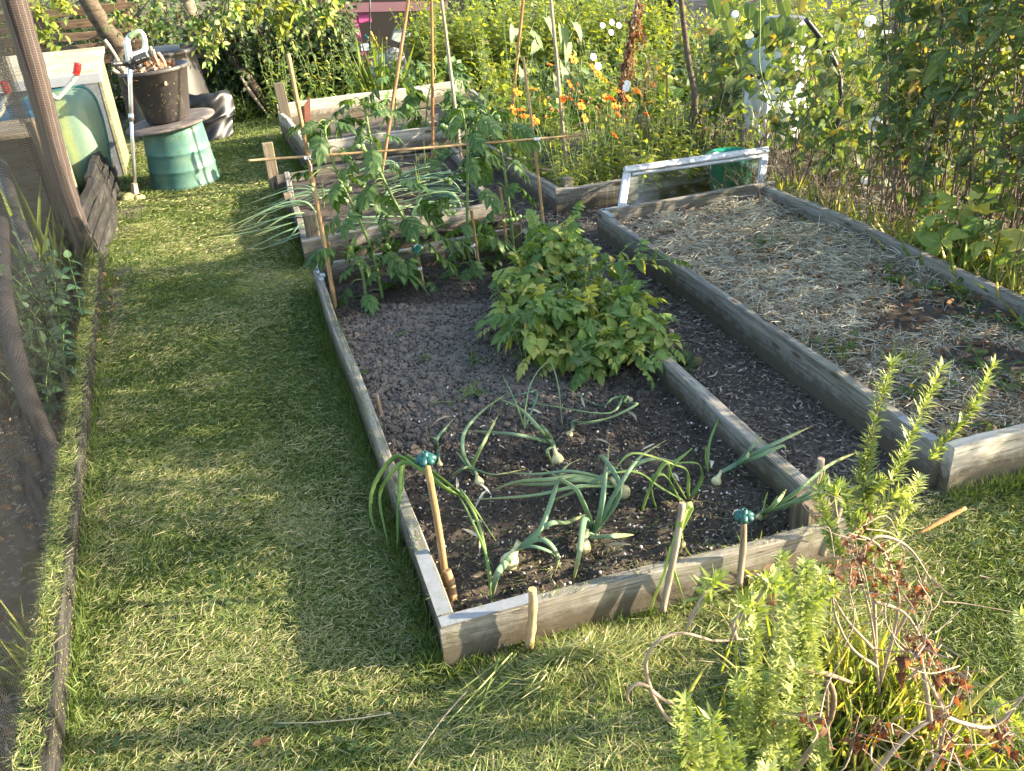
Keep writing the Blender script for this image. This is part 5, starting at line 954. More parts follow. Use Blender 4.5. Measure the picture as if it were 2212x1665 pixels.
def creeper(name, lab, cat, pts, n, tm, size, mat='bind', grp=None, stem='stem', up=.5, per=9, r=.0018, zt=(.02, .1), parts=True, ws=1., rnd=None, L=.25, face=(0, 0, 1), spread=.9):
    """a small spreading plant: stems from each point"""
    c = np.mean([p for p in pts], axis=0); T = thing(name, lab, cat, (c[0], c[1], min(p[2] for p in pts)), grp); S = MB(); Lf = MB()
    for p in pts:
        for k in range(n):
            a = U(0, 6.3); l = L*U(.5, 1.1); d = vec(math.cos(a), math.sin(a), 0); q = p+d*l+vec(0, 0, U(*zt)); sprig(S, Lf, [p, p+d*l*.5+vec(0, 0, U(*zt)*.8), q], per, tm, size, .1, r, spread, up, .6, rnd=rnd, ws=ws, tipscale=.7, face=face)
    obj('stems', S, M[stem], T); obj('leaves', Lf, M[mat], T); return T
creeper('bindweed_plant', 'bindweed with arrow leaves climbing through the front of the potato clump', 'bindweed', [vec(.9, 1.2, .06), vec(1.05, 1.25, .06), vec(.95, 1.45, .15), vec(1.0, 1.65, .2)], 6, HEART, .05, zt=(.05, .18), L=.22)
creeper('bindweed_plant', 'bindweed with round leaves reaching over the right plank past the grey bamboo stub', 'bindweed', [DY(1440, 800, 1.25), DY(1470, 790, 1.2), DY(1490, 800, 1.15)], 3, ROUND, .055, zt=(-.02, .05), L=.1, per=4)
creeper('weed', 'leafy upright fat-hen weed at the left edge of the potatoes', 'weed', [vec(.66, 1.35, .06), vec(.68, 1.6, .06)], 4, OVAL, .04, zt=(.2, .3), L=.07, per=12)
for k, (u, v, lab) in enumerate([(1030, 850, 'largest creeping weed on the bare soil, left of the onions'), (915, 775, 'small two-leaved weed in the middle of the grey clods'), (858, 732, 'flat weed seedling near the tomatoes'), (785, 808, 'nettle-like seedling against the left plank'), (1020, 780, 'straggly weed at the left foot of the potatoes'), (980, 868, 'small weed beside the creeping one'), (1160, 1170, 'tiny green weed between garlic and big onion')]):
    p = G(u, v, .055); creeper('weed', lab, 'weed', [p], 4 if k in (0, 4) else 2, OVAL if k != 3 else SERR, .026 if k else .034, zt=(.005, .03), L=.09 if k in (0, 4, 5) else .035, per=5)
rs = np.random.default_rng(5)
wl = [((1780, 770), 'bright bindweed patch by the left plank of the straw bed'), ((1960, 850), 'weed clump behind the rosemary tips in the straw bed'), ((2110, 700), 'bindweed patch at the right edge of the straw bed'), ((2060, 640), 'small weed near the right plank of the straw bed'), ((2170, 840), 'weed clump at the near-right of the straw bed'), ((1930, 600), 'single low weed in the middle of the straw'), ((2090, 790), 'leafy weed in the front half of the straw bed'), ((2200, 720), 'weed at the frame edge in the straw bed'), ((1680, 540), 'little weed at the far end of the straw bed'), ((2180, 950), 'weed behind the near plank of the straw bed')]
for (u, v), lab in wl: creeper('weed', lab, 'weed', [G(u, v, .07)+vec(*U(-.04, .04, 2), 0) for _ in range(2)], 4, HEART, .038, zt=(.01, .06), L=.11, per=5)
p = G(1960, 800, .06); mb = MB(); n = 60; grass(mb, p[0]+rng.normal(size=n)*.03, p[1]+rng.normal(size=n)*.03, U(.05, .14, n), .0035, U(.1, .5, n), U(.3, .8, n), z=.06); tag(obj('grass_tuft', mb, M['longgrass']), 'green grass tuft in the straw bed', 'grass tuft')
#@@PART6
# ---- long grass tufts
def tuft(lab, pts, n, L, wd, spread=.03, lay=(.1, .5), r=(0, 1), z=0., name='grass_tuft', grp=None):
    mb = MB()
    for p in pts:
        x = p[0]+rng.normal(size=n)*spread; y = p[1]+rng.normal(size=n)*spread; a = U(0, 6.3, n); ly = U(lay[0], lay[1], n)
        inst(mb, leaf_t([(0, .5), (.25, .5), (.5, .42), (.75, .28), (1, .02)], .1, .0), np.stack([x, y, np.full(n, z)], 1), np.stack([np.cos(a)*ly, np.sin(a)*ly, 1-ly], 1), rdir(n, .3), L*U(.5, 1.3, n), wd/L, rnd=np.clip(U(r[0], r[1], n), 0, 1), bend=U(.1, .75, n)*ly)
    return tag(obj(name, mb, M['longgrass']), lab, 'grass tuft', grp)
tuft('bright long grass under the dead brown plant at bottom right', [G(u, v) for u, v in ((1800, 1530), (1860, 1560), (1820, 1600), (1900, 1620), (1760, 1570), (1850, 1480), (1780, 1640), (1930, 1540), (1880, 1660), (1700, 1500), (1650, 1600), (1960, 1600), (2000, 1640))], 85, .17, .0028, .07, (.15, .75), (.3, 1))
tuft('yellow-green grass beside the slim capped cane', [G(1600, 1250), G(1640, 1262)], 16, .15, .0055, .025, (.2, .7), (.3, .9))
tuft('grass at the foot of the broken bamboo stake', [G(1150, 1395)], 26, .12, .004, .02, (.4, .9), (.2, .8))
tuft('long grass growing through the netting above the nettles', [G(150, 560), G(165, 520), G(120, 600), G(175, 600)], 40, .24, .0042, .045, (.2, .65), (0, .6))
tuft('tall grass stems inside the netting in front of the grey post', [G(110, 620)], 16, .5, .004, .03, (.05, .35), (0, .5))
tuft('grass tuft inside the netting at lower left', [G(70, 1420), G(90, 1470)], 22, .16, .005, .02, (.2, .6), (0, .8))
tuft('arching strap-leaved clump in front of the pink post', [DY(820, 240, 6.9)*vec(1, 1, 0)], 60, .62, .014, .05, (.1, .4), (0, .4))
tuft('grass along the foot of the dark hedge', [vec(x, 7.75+.1*math.sin(x*9), 0) for x in np.linspace(-.55, .6, 8)], 50, .22, .007, .06, (.1, .6), (0, .9))
tuft('rank grass and dry stems outside the right plank of the straw bed', [vec(2.72, y, 0) for y in np.linspace(.9, 2.8, 16)], 46, .24, .0045, .05, (.15, .75), (.2, 1.))
# ---- nettles
def upright(name, lab, cat, bases, h, nl, tm, size, mat, grp=None, stem='stem', r=.003, lean=.25, start=.1, spread=.95, up=.15, ws=1., face=(0, 0, 1), rnd=None, npt=7, tipscale=.5, z=0., bow=.06):
    c = np.mean(bases, axis=0); T = thing(name, lab, cat, (c[0], c[1], z), grp); S = MB(); Lf = MB()
    for b in bases:
        hh = h*U(.65, 1.1); t = vec(U(-1, 1)*lean*hh, U(-1, 1)*lean*hh, hh); p = vec(b[0], b[1], z)
        sprig(S, Lf, [p, p+t*.5+vec(*U(-bow, bow, 2)*hh*2, 0), p+t], nl, tm, size, start, r, spread, up, .6, npt=npt, ws=ws, face=face, rnd=rnd, tipscale=tipscale)
    if S.n: obj('stems', S, M[stem], T)
    obj('leaves', Lf, M[mat], T); return T
def pts_in(x0, x1, y0, y1, n): return np.stack([U(x0, x1, n), U(y0, y1, n)], 1)
upright('nettle', 'clump of dark nettles pressing against the netting', 'nettle', pts_in(-1.30, -1.10, 2.15, 3.0, 22), .42, 20, SERR, .085, 'nettle', lean=.3)
upright('nettle', 'nettle clump lower down, spilling over the low edging', 'nettle', pts_in(-1.22, -1.07, 1.75, 2.3, 12), .28, 16, SERR, .08, 'nettle', lean=.3)
upright('squash_plant', 'big pale green leaf inside the netting at the bottom-left corner', 'squash plant', [G(5, 1640)[:2]+vec(-.08, 0)], .22, 3, ROUND, .14, 'pot', lean=.1, start=.6)
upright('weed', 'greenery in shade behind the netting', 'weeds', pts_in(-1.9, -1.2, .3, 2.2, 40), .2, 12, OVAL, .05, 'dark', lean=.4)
# ---- bindweed flowers
M['petalw'] = leaf_mat('white_petal', [(0, (.75, .76, .8)), (1, (.85, .85, .88))], (1.2, 1.2, 1.2), tf=.4, vein=0)
fm = MB(); lathe(fm, [(.003, -.045), (.006, -.02), (.014, -.006), (.028, .004), (.036, .004)], (0, 0, 0), 16, warp=.05); wf_me = fm.mesh('flower', M['petalw'], True)
M['orange'] = leaf_mat('orange_petal', [(0, (.75, .2, .01)), (1, (.9, .36, .02))], (1.2, .8, .4), tf=.35, vein=0); M['seedhead'] = leaf_mat('spent_flower_head', [(0, (.3, .12, .05)), (.6, (.5, .28, .13)), (1, (.65, .42, .22))], (1.2, 1, .6), tf=.3, vein=0)
pt = leaf_t([(0, .08), (.5, .13), (.9, .1), (1, .04)], .1, .25); fm = MB(); a = np.arange(26)*2.4; inst(fm, pt, np.stack([np.cos(a)*.004, np.sin(a)*.004, .002+0*a], 1), np.stack([np.cos(a), np.sin(a), U(-.05, .5, 26)], 1), vec(0, 0, 1), U(.018, .027, 26), 1.3); lathe(fm, [(.001, .008), (.006, .007), (.009, .002), (.004, -.006)], (0, 0, 0), 8); or_me = fm.mesh('flower', M['orange'], True)
fm = MB(); inst(fm, LANCE, np.zeros((22, 3)), rdir(22, .3), rdir(22), U(.012, .02, 22), 1.6); sd_me = fm.mesh('seed_head', M['seedhead'], True)
def flower(me, p, n, parent, s=1.):
    o = bpy.data.objects.new(me.name.split('.')[0], me); C.objects.link(o); o.parent = parent; q = Vector(nrm(n)).to_track_quat('Z', 'Y').to_matrix().to_4x4(); o.matrix_local = Matrix.Translation(Vector(np.asarray(p)-WL[parent.name])) @ q @ Matrix.Scale(s, 4)
# ---- marigolds
heads = [(845,435),(880,480),(925,520),(565,420),(355,600),(465,580),(695,545),(695,640),(770,655),(330,715),(375,715),(400,755),(470,780),(970,640),(1005,590),(1080,640),(990,690),(795,770),(1010,745),(990,880),(1195,740),(1235,550),(720,385),(650,640),(930,635),(770,690),(1130,590)]
seeds = [(735,680),(580,710),(950,575),(1050,650),(945,755),(820,670),(870,700),(720,580),(750,550),(1015,700),(1070,770),(650,700),(910,690),(500,640),(560,640),(1110,690),(1180,680),(830,640),(890,740),(760,600),(700,610),(960,620),(1230,770),(1160,620),(620,720),(540,760)]
clumps = []
for k in range(16):
    bx = 1.62+.29*(k % 5)+U(-.06, .06); by = 3.45+.36*(k//5)+U(-.06, .06)+.1*(k % 2)
    T = upright('marigold_plant', 'orange-flowered marigold plant with yellow-green leaves, in the marigold bed', 'marigold', np.array([bx, by])+rng.normal(size=(9, 2))*.06, .36, 16, OVAL if k % 3 else LANCE, .075, 'lush', 'marigolds in the raised bed', lean=.25, z=.07, ws=.8, up=.5, start=.05)
    clumps.append((T, vec(bx, by, .07), MB()))
for lst, me in ((heads, or_me), (seeds, sd_me)):
    for zx, zy in lst:
        u, v = 1000+.3322*zx*.6663*1.5-.0001, 0
        u, v = 999.5+zx*.3322, zy*.3322
        y = 3.45+np.clip((295-v)/150, 0, 1)*1.25; y -= .12; p = DY(u, v, y)
        if p[2] < .18: p = DY(u, v, y-.5)
        k = int(np.argmin([np.linalg.norm((p-c[1])[:2]) for c in clumps])); T, c, st_ = clumps[k]
        tube(st_, spline([c+vec(*U(-.05, .05, 2), 0), (c*vec(.4, .4, 0)+p*vec(.6, .6, .6)), p], 8), .003, 5, cap=False); flower(me, p, vec(U(.0, .7), U(-.9, .1), U(.3, 1)), T, U(.9, 1.35) if me is or_me else U(.7, 1.1))
for T, c, st_ in clumps:
    if st_.n: obj('flower_stems', st_, M['stem'], T)
for k in range(10):
    upright('marigold_plant', 'leafy marigold seedling without flowers at the edge of the marigold bed', 'marigold', pts_in(1.55+.13*k, 1.7+.13*k, 3.35, 3.6, 6), .17, 12, OVAL, .065, 'lush', 'leafy marigolds along the front board', lean=.4, z=.07, ws=.7, up=.5)
# ---- beans and big leaves about the canes, garden beyond
M['bleach'] = leaf_mat('bleached_bean_leaf', [(0, (.09, .15, .06)), (1, (.2, .25, .13))], (1.4, 1.4, .7), tf=.35)
T = thing('bean_plant', 'runner bean with bleached drooping leaves and hanging pods on the canes', 'bean plant', DY(1120, 330, 4.9)); Lf = MB(); S = MB()
for u, v, s in ((1145, 70, .11), (1215, 60, .12), (1225, 92, .1), (1218, 140, .11), (1160, 95, .08), (1128, 150, .09), (1255, 150, .09), (1180, 40, .1), (1110, 60, .09), (1240, 50, .1), (1200, 165, .08)):
    p = DY(u, v, 4.6+U(-.1, .2)); inst(Lf, HEART, [p], vec(U(-.5, .7), -.5, U(-.8, -.1)), vec(.6, -.6, .7), s*1.25, 1., bend=.3); tube(S, [p, p+vec(U(-.08, .08), .05, .06)], .002, 4, 4, cap=False)
tube(S, spline([DY(1105, 320, 4.86), DY(1118, 150, 4.86), DY(1128, 0, 4.9)]+[], 30)+rng.normal(size=(30, 3))*.006, .003, 5)
obj('leaves', Lf, M['bleach'], T); obj('stems', S, M['stem'], T)
for u, v in ((1157, 95), (1165, 150), (1172, 165), (1180, 160), (1176, 175)):
    mb = MB(); p = DY(u, v, 4.6); tube(mb, spline([p+vec(0, 0, .05), p+vec(.008, 0, 0), p+vec(-.006, 0, -.07), p+vec(.012, 0, -.12)], 10), [.003, .008, .008, .006, .001], 6, flat=.6); obj('pod', mb, M['tom'], T)
fw = [((880, 430), 4.4), ((970, 145), 6.5), ((1015, 165), 6.4), ((965, 210), 6.2), ((1070, 545), 4.5), ((1060, 572), 4.4), ((850, 370), 5.), ((910, 165), 6.6)]
T = upright('bindweed_plant', 'bindweed with white trumpets sprawling behind the marigolds', 'bindweed', pts_in(2.3, 4.2, 5.6, 7.2, 60), .42, 14, HEART, .12, 'bind', lean=.6, ws=1., up=.3)
for (zx, zy), y in fw: flower(wf_me, DY(999.5+zx*.3322, zy*.3322, y), vec(.3, -.8, .4), T, .8)
def bed_of(name, lab, cat, x0, x1, y0, y1, n, h, nl, tm, size, mat, nthing, grp, **kw):
    for k in range(nthing):
        xa = x0+(x1-x0)*k/nthing; xb = x0+(x1-x0)*(k+1)/nthing
        upright(name, lab, cat, pts_in(xa-.05, xb+.05, y0, y1, n//nthing), h, nl, tm, size, mat, grp, **kw)
g1 = 'yellow-green bushes beyond the tall bed'
bed_of('shrub', 'tall yellow-green leafy bush in full sun beyond the tall raised bed', 'shrub', 1.72, 4.3, 7.3, 8.6, 330, .85, 28, OVAL, .09, 'lush', 8, g1, lean=.22, ws=1.5, up=.5, start=.02)
bed_of('shrub', 'low sunny leafy growth right behind the far board of the tall bed', 'shrub', .9, 2.6, 6.6, 6.9, 60, .34, 16, OVAL, .08, 'lush', 3, 'sunny weeds behind the tall bed', lean=.4, up=.4)
bed_of('squash_plant', 'broad-leaved plant in dappled shade behind the marigolds', 'squash plant', 1.55, 3.2, 4.95, 5.9, 60, .32, 9, ROUND, .12, 'pot', 4, 'broad-leaved plants behind the marigolds', lean=.5, up=.3)
bed_of('shrub', 'sunlit garden growth in front of the blue-grey shed', 'shrub', 3.4, 6.4, 6.4, 8.2, 260, .55, 18, OVAL, .1, 'lush', 6, 'garden growth before the blue-grey shed', lean=.45, up=.4)
bed_of('shrub', 'dark leafy growth under the blue-grey shed wall', 'shrub', 3.3, 6.5, 5.2, 6.4, 90, .34, 12, OVAL, .09, 'bind', 4, 'low growth before the blue-grey shed', lean=.5, up=.4)
for k, (u, v, y) in enumerate(((1120, 150, 5.2), (1150, 210, 5.0), (1075, 190, 5.6), (1250, 120, 5.6), (1300, 170, 5.2), (1330, 120, 5.8), (1400, 190, 5.4), (1420, 130, 6.2))):
    b = DY(u, v, y); upright('shrub', 'leafy stems mixed among the bean canes', 'shrub', b[:2]+rng.normal(size=(8, 2))*.1, max(.3, b[2]+.25), 20, OVAL if k % 2 else HEART, .085, 'lush' if k % 3 else 'bind', 'leafy stems among the canes', lean=.2, up=.4)
# dead vine and red seed heads
T = thing('dead_vine', 'withered rusty-brown vine hanging on the pole behind the marigolds', 'dead vine', DY(1340, 250, 4.75)*vec(1, 1, 0)); Lf = MB(); S = MB()
for k in range(34):
    t = U(0, 1); p = DY(1381-45*t, -20+240*t, 4.78); q = p+vec(U(-.07, .07), U(-.06, .06), -U(.1, .3)); sprig(S, Lf, [p, (p+q)/2+rng.normal(size=3)*.03, q], 14, CURLY, .03, .0, .0025, .9, 0, .9)
for k in range(26):
    p = DY(U(1340, 1425), U(120, 200), 4.6+U(-.1, .1)); sprig(S, Lf, [p-vec(0, 0, .12), p, p+rng.normal(size=3)*.04], 9, LANCE, .022, .2, .0015, .9, .3, .9)
obj('stems', S, M['stembrown'], T); obj('leaves', Lf, M['russet'], T)
tuft('dry tangle of dead stems right of the marigolds', [DY(u, v, 4.2)*vec(1, 1, 0) for u, v in ((1400, 290), (1430, 270), (1460, 300), (1450, 340), (1500, 320))], 40, .3, .004, .06, (.1, .6), (.85, 1.))
upright('rosemary', 'small dark rosemary between the forked pole and the window frame', 'rosemary', pts_in(2.95, 3.2, 3.5, 3.9, 12), .3, 60, NEED, .03, 'nettle', lean=.5, r=.003, stem='stembrown', ws=1.3, up=.4)
# ---- dark hedge at the back left, apple boughs
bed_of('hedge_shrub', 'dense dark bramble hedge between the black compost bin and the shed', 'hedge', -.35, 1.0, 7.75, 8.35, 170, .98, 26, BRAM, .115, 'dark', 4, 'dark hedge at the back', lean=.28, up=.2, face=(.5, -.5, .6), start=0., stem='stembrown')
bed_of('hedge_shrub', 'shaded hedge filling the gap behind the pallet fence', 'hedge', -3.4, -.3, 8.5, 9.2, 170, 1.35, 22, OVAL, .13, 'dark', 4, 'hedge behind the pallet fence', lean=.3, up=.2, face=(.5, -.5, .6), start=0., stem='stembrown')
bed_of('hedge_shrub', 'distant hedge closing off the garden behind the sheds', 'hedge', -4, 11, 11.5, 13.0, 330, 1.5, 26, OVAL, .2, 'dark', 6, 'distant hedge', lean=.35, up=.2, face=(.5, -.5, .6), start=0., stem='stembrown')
bed_of('hedge_shrub', 'leafy mass beside the maroon-roofed shed', 'hedge', 2.3, 5.0, 8.9, 9.6, 120, .85, 22, OVAL, .12, 'bind', 3, 'leafy mass beside the shed', lean=.35, up=.3, start=0.)
def bough(lab, starts, ends, n, y, L=.075, mat='pot', tm=OVAL, grp='apple boughs'):
    T = thing('apple_bough', lab, 'apple bough', DY(*starts, y), grp); S = MB(); Lf = MB(); a = DY(*starts, y)
    for e in ends:
        b = DY(e[0], e[1], y+U(-.25, .1)); sprig(S, Lf, [a, (a+b)/2+rng.normal(size=3)*.05, b], n, tm, L, .15, .006, .85, .1, .6, k=5, face=(.6, -.5, .6))
        for k in range(5): q = b+rng.normal(size=3)*.06; sprig(S, Lf, [(a+b)/2+(b-a)*U(0, .4), (a+b)/2*.3+b*.7, q], 7, tm, L, .4, .003, .9, .1, .6, face=(.6, -.5, .6))
    obj('twigs', S, M['bark'], T); obj('leaves', Lf, M[mat], T)
bough('sunlit apple bough hanging over the metal bunker at top left', (20, -60), [(50, 30), (95, 35), (120, 60), (75, 90), (110, 100), (150, 20), (130, 5), (45, 60)], 12, 6.9, mat='lush')
bough('apple twigs in half shade beside the strimmer handle', (360, -50), [(240, 45), (270, 60), (330, 40), (320, 70), (355, 75)], 9, 7.3, .07)
bough('apple bough hanging in front of the black compost bin', (500, -60), [(430, 70), (460, 95), (420, 110), (450, 130), (480, 50), (510, 30), (415, 60)], 12, 7.0, .08)
bough('sunlit apple bough at the top of the dark hedge', (600, -60), [(560, 20), (590, 50), (610, 75), (640, 30), (545, 40), (620, 20)], 11, 7.1, .085, 'lush')
bough('apple bough reaching towards the maroon roof', (700, -70), [(690, 30), (712, 45), (720, 20), (665, 15), (700, 55), (650, 50)], 10, 7.3, .085)
bed_of('shrub', 'yellow-flowered leafy sprigs at the foot of the dark hedge', 'shrub', .1, 1.3, 7.3, 7.7, 46, .62, 20, LANCE, .085, 'pot', 3, 'yellow-flowered sprigs before the dark hedge', lean=.3, ws=1.6, up=.5, start=.1)
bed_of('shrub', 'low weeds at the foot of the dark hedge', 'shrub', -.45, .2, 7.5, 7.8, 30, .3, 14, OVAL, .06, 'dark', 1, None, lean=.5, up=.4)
# ---- the hedge on the right
M['twig'] = plain_mat('brown_twig', (.12, .09, .065), .85, .4, 30)
def hedge_run(lab, y0, y1, n, x0=2.86, x1=3.15, h=1.75, nl=15, tm=OVAL, size=.075, mat='bind', rnd=None, start=.22, grp='hedge shrubs on the right', r=.005, lean=.4, nb=3):
    T = thing('hedge_shrub', lab, 'hedge', ((x0+x1)/2, (y0+y1)/2, 0), grp); S = MB(); Lf = MB()
    for k in range(n):
        b = vec(U(x0, x1), U(y0, y1), 0); hh = h*U(.6, 1.03); t = b+vec(U(-.3, .25)*hh*lean, U(-1., .7)*hh*lean*.7, hh)
        m1 = b*.6+t*.4+vec(U(-.1, .1), U(-.2, .2), 0); m2 = b*.25+t*.75+vec(U(-.1, .1), U(-.2, .2), 0)
        sprig(S, Lf, [b, m1, m2, t], nl, tm, size, start, r*U(.6, 1.2), .9, .1, .8, npt=12, k=5, rnd=rnd, face=(-.5, -.4, .6), tipscale=.8)
        for q in range(nb):
            f = U(.15, .95); p = b*(1-f)+t*f; e = p+vec(U(-.2, .15), U(-.25, .2), U(-.02, .22)); sprig(S, Lf, [p, (p+e)/2+rng.normal(size=3)*.02, e], 7, tm, size, .1, .0022, .9, .1, .8, rnd=rnd, face=(-.5, -.4, .6))
    obj('stems', S, M['twig'], T); obj('leaves', Lf, M[mat], T); return T
for k in range(5): hedge_run('green climber-covered hedge shrub, out to the right of the straw bed', -.32+.53*k, .21+.53*k, 46, h=2.05, nl=28, lean=.28, nb=4, tm=(OVAL, HEART, OVAL)[k % 3], size=(.06, .058, .065)[k % 3])
hedge_run('thinner, twiggy stretch of hedge beside the black hose', 2.4, 3.1, 17, h=1.12, nl=7, x0=2.9, x1=3.2, start=.3)
hedge_run('leafy screen of climbers in front of the water butt', 3.3, 3.8, 8, h=1.1, nl=8, tm=OVAL, size=.065, x0=3.05, x1=3.4, start=.35)
hedge_run('leafy climbers left of the water butt', 3.8, 4.5, 13, h=1.08, nl=11, x0=2.98, x1=3.25, start=.15, size=.07)
T = thing('bindweed_plant', 'bindweed with heart leaves and white trumpets over the right-hand hedge', 'bindweed', (2.9, 2.4, 0)); S = MB(); Lf = MB()
for k in range(60):
    y = U(1.0, 4.2); x = 2.84+.09*max(0, y-2)+U(-.06, .06); z = U(.35, 1.3 if y < 2.4 else 1.05); p = vec(x, y, z); e = p+vec(U(-.05, .03), U(-.3, .3), U(-.3, .25)); sprig(S, Lf, [p, (p+e)/2+rng.normal(size=3)*.03, e], 8, HEART, .085, .05, .0022, .9, -.3, .5, face=(-.7, -.6, .3))
for u, v, s in ((1655, 10, .09), (1690, 25, .1), (1620, 30, .09), (1675, 60, .1), (1705, 70, .1), (1650, 75, .08), (1640, 45, .11), (1560, 30, .08), (1570, 65, .09), (1730, 20, .08), (1600, 140, .08), (1540, 20, .1)):
    p = DY(u, v, 3.2); inst(Lf, HEART, [p+vec(0, 0, .05)], vec(U(-.3, .3), -.4, -.9), vec(-.5, -.8, .3), s*1.1, 1.)
tube(S, spline([DY(1640, -40, 3.15), DY(1642, 60, 3.15), DY(1640, 130, 3.15), DY(1650, 180, 3.15), DY(1672, 235, 3.1)], 24), .0045, 6)
obj('stems', S, M['stem'], T); obj('leaves', Lf, M['bind'], T)
for u, v, y, s in ((1913, 82, 2.5, 1.25), (2078, 48, 2.3, 1.3), (1893, 268, 2.4, 1.15), (1880, 45, 2.6, .8), (1862, 72, 2.7, .6), (1928, 202, 2.6, .7), (1765, 272, 2.9, 1.1), (1869, 388, 2.6, .7), (2046, 205, 2.4, .5), (1588, 30, 3.4, .6)):
    flower(wf_me, DY(u, v, y), vec(-.45, -.8, .2), T, s)
# dead twigs and tangle low in the hedge
T = thing('dead_weeds', 'tangle of dry brown stems at the foot of the right-hand hedge', 'dead weeds', (2.85, 2.2, 0)); S = MB()
for k in range(330):
    y = U(.9, 3.9); b = vec(2.74+.1*max(0, y-2.6)+U(0, .3), y, U(0, .05)); d = vec(U(-.25, .2), U(-.4, .5), U(.15, 1.))*U(.2, .6); tube(S, spline([b, b+d*.5+rng.normal(size=3)*.03, b+d], 6), [.003, .0015], 4, cap=False)
obj('stems', S, M['twig'], T)
T = thing('dead_weeds', 'grey matted dead weeds in the far right corner of the straw bed', 'dead weeds', (2.6, 2.75, 0)); S = MB()
for k in range(150):
    b = vec(U(2.45, 2.95), U(2.5, 3.2), U(0, .1)); d = vec(U(-.5, .3), U(-.5, .3), U(.0, 1.))*U(.15, .4); tube(S, spline([b, b+d*.5+rng.normal(size=3)*.03, b+d], 6), [.0022, .001], 4, cap=False)
obj('stems', S, M['stemgrey'], T)
# sunlit brambles beyond the hedge
bed_of('shrub', 'sunlit yellow-green bush glowing through the hedge', 'shrub', 3.5, 4.6, 2.4, 4.4, 90, .6, 20, OVAL, .085, 'lush', 3, 'sunlit bushes behind the right-hand hedge', lean=.4, up=.4, start=.1)
bed_of('shrub', 'sunlit bush further off behind the hedge', 'shrub', 4.4, 6.5, 4.6, 6.3, 120, .75, 20, OVAL, .1, 'lush', 4, 'bushes further off behind the hedge', lean=.4, up=.4, start=.1)
bed_of('shrub', 'sunlit bush beyond the frame-edge end of the hedge', 'shrub', 3.6, 5.5, .8, 2.4, 60, .8, 18, OVAL, .09, 'lush', 2, 'bushes beyond the near hedge', lean=.4, up=.4, start=.1)
upright('bramble', 'bramble with large toothed leaves below the hedge at the right edge', 'bramble', pts_in(2.72, 2.85, 1.1, 1.75, 9), .4, 7, BRAM, .15, 'pot', lean=.4, stem='stembrown', start=.3, face=(-.5, -.5, .7))
# ---- rosemary in front
def grounded(P):
    return P if P[0][2] < .03 else [P[0]*vec(1, 1, 0)]+list(P)
def rosemary(lab, shoots, tufts=(), y=-.3, base=None, nd=.028, den=150, grp=None):
    T = thing('rosemary', lab, 'rosemary', base if base is not None else DY(*shoots[0][0], y)*vec(1, 1, 0), grp); S = MB(); Lf = MB()
    for sh in shoots:
        yy = y+(sh[-1] if not isinstance(sh[-1], tuple) else 0); P = [DY(u, v, yy) for u, v in [q for q in sh if isinstance(q, tuple)]]
        L = sum(np.linalg.norm(P[i+1]-P[i]) for i in range(len(P)-1)); bare = .35 if len(P) > 3 else .05; h = U(0, .5)
        Q = spline(P, 24)
        if P[0][2] > .03 and sh is shoots[0]: tube(S, [P[0]*vec(1, 1, 0), P[0]], [.005, .0042], 6); tube(S, Q, [.0042 if len(P) > 3 else .0022, .0012], 6)
        n = int(L*(1-bare)/.0034*den/42); s = np.sort(U(bare, 1, n)**.9); i = np.minimum((s*23).astype(int), 22); f = (s*23-i)[:, None]; p = Q[i]*(1-f)+Q[i+1]*f; t = nrm(Q[i+1]-Q[i])
        rd = rdir(n); rd = nrm(rd-t*np.sum(rd*t, 1)[:, None]); D = nrm(t*U(.25, 1.0, n)[:, None]+rd); inst(Lf, NEED, p, D, nrm(t+rd*.3), 1.25*nd*U(.7, 1.2, n)*(1-.35*s), 2.3, rnd=np.clip(h+U(0, .5, n)+.25*s, 0, 1), bend=U(-.2, .3, n))
    for q in tufts:
        p = DY(q[0], q[1], y+U(-.05, .05)); n = 34; inst(Lf, NEED, p+rng.normal(size=(n, 3))*.006, rdir(n, .7), rdir(n), nd*1.2*U(.7, 1.2, n), 2.3, rnd=U(.3, .9, n)); tube(S, [p, p+vec(U(-.03, .03), .01, -.07)], .0022, 5, 5)
    obj('stems', S, M['stemgrey'], T); obj('needles', Lf, M['rose'], T); return T
rosemary('slender upright rosemary with three tall shoots in front of the straw bed', [[(1893, 1420), (1886, 1250), (1878, 1150), (1866, 1040), (1885, 930), (1926, 782)], [(1888, 1200), (1905, 1100), (1945, 1000), (1985, 900), (2038, 786), -.02], [(1900, 1120), (1960, 1045), (2040, 955), (2100, 880), (2148, 782), .04], [(1890, 1260), (1830, 1215), (1795, 1150), (1768, 1060)], [(1880, 1200), (1850, 1150), (1815, 1040)], [(1890, 1210), (1930, 1160), (1965, 1090), (1985, 1030)], [(1890, 1300), (1915, 1230), (1945, 1150)], [(1880, 1130), (1920, 1080), (1955, 1055)], [(1905, 1240), (1870, 1080), (1905, 1040)], [(1885, 1290), (1865, 1200), (1895, 1130)]], [(1800, 1065), (1775, 1055), (1855, 1140), (1950, 1085)], -.42, G(1893, 1420))
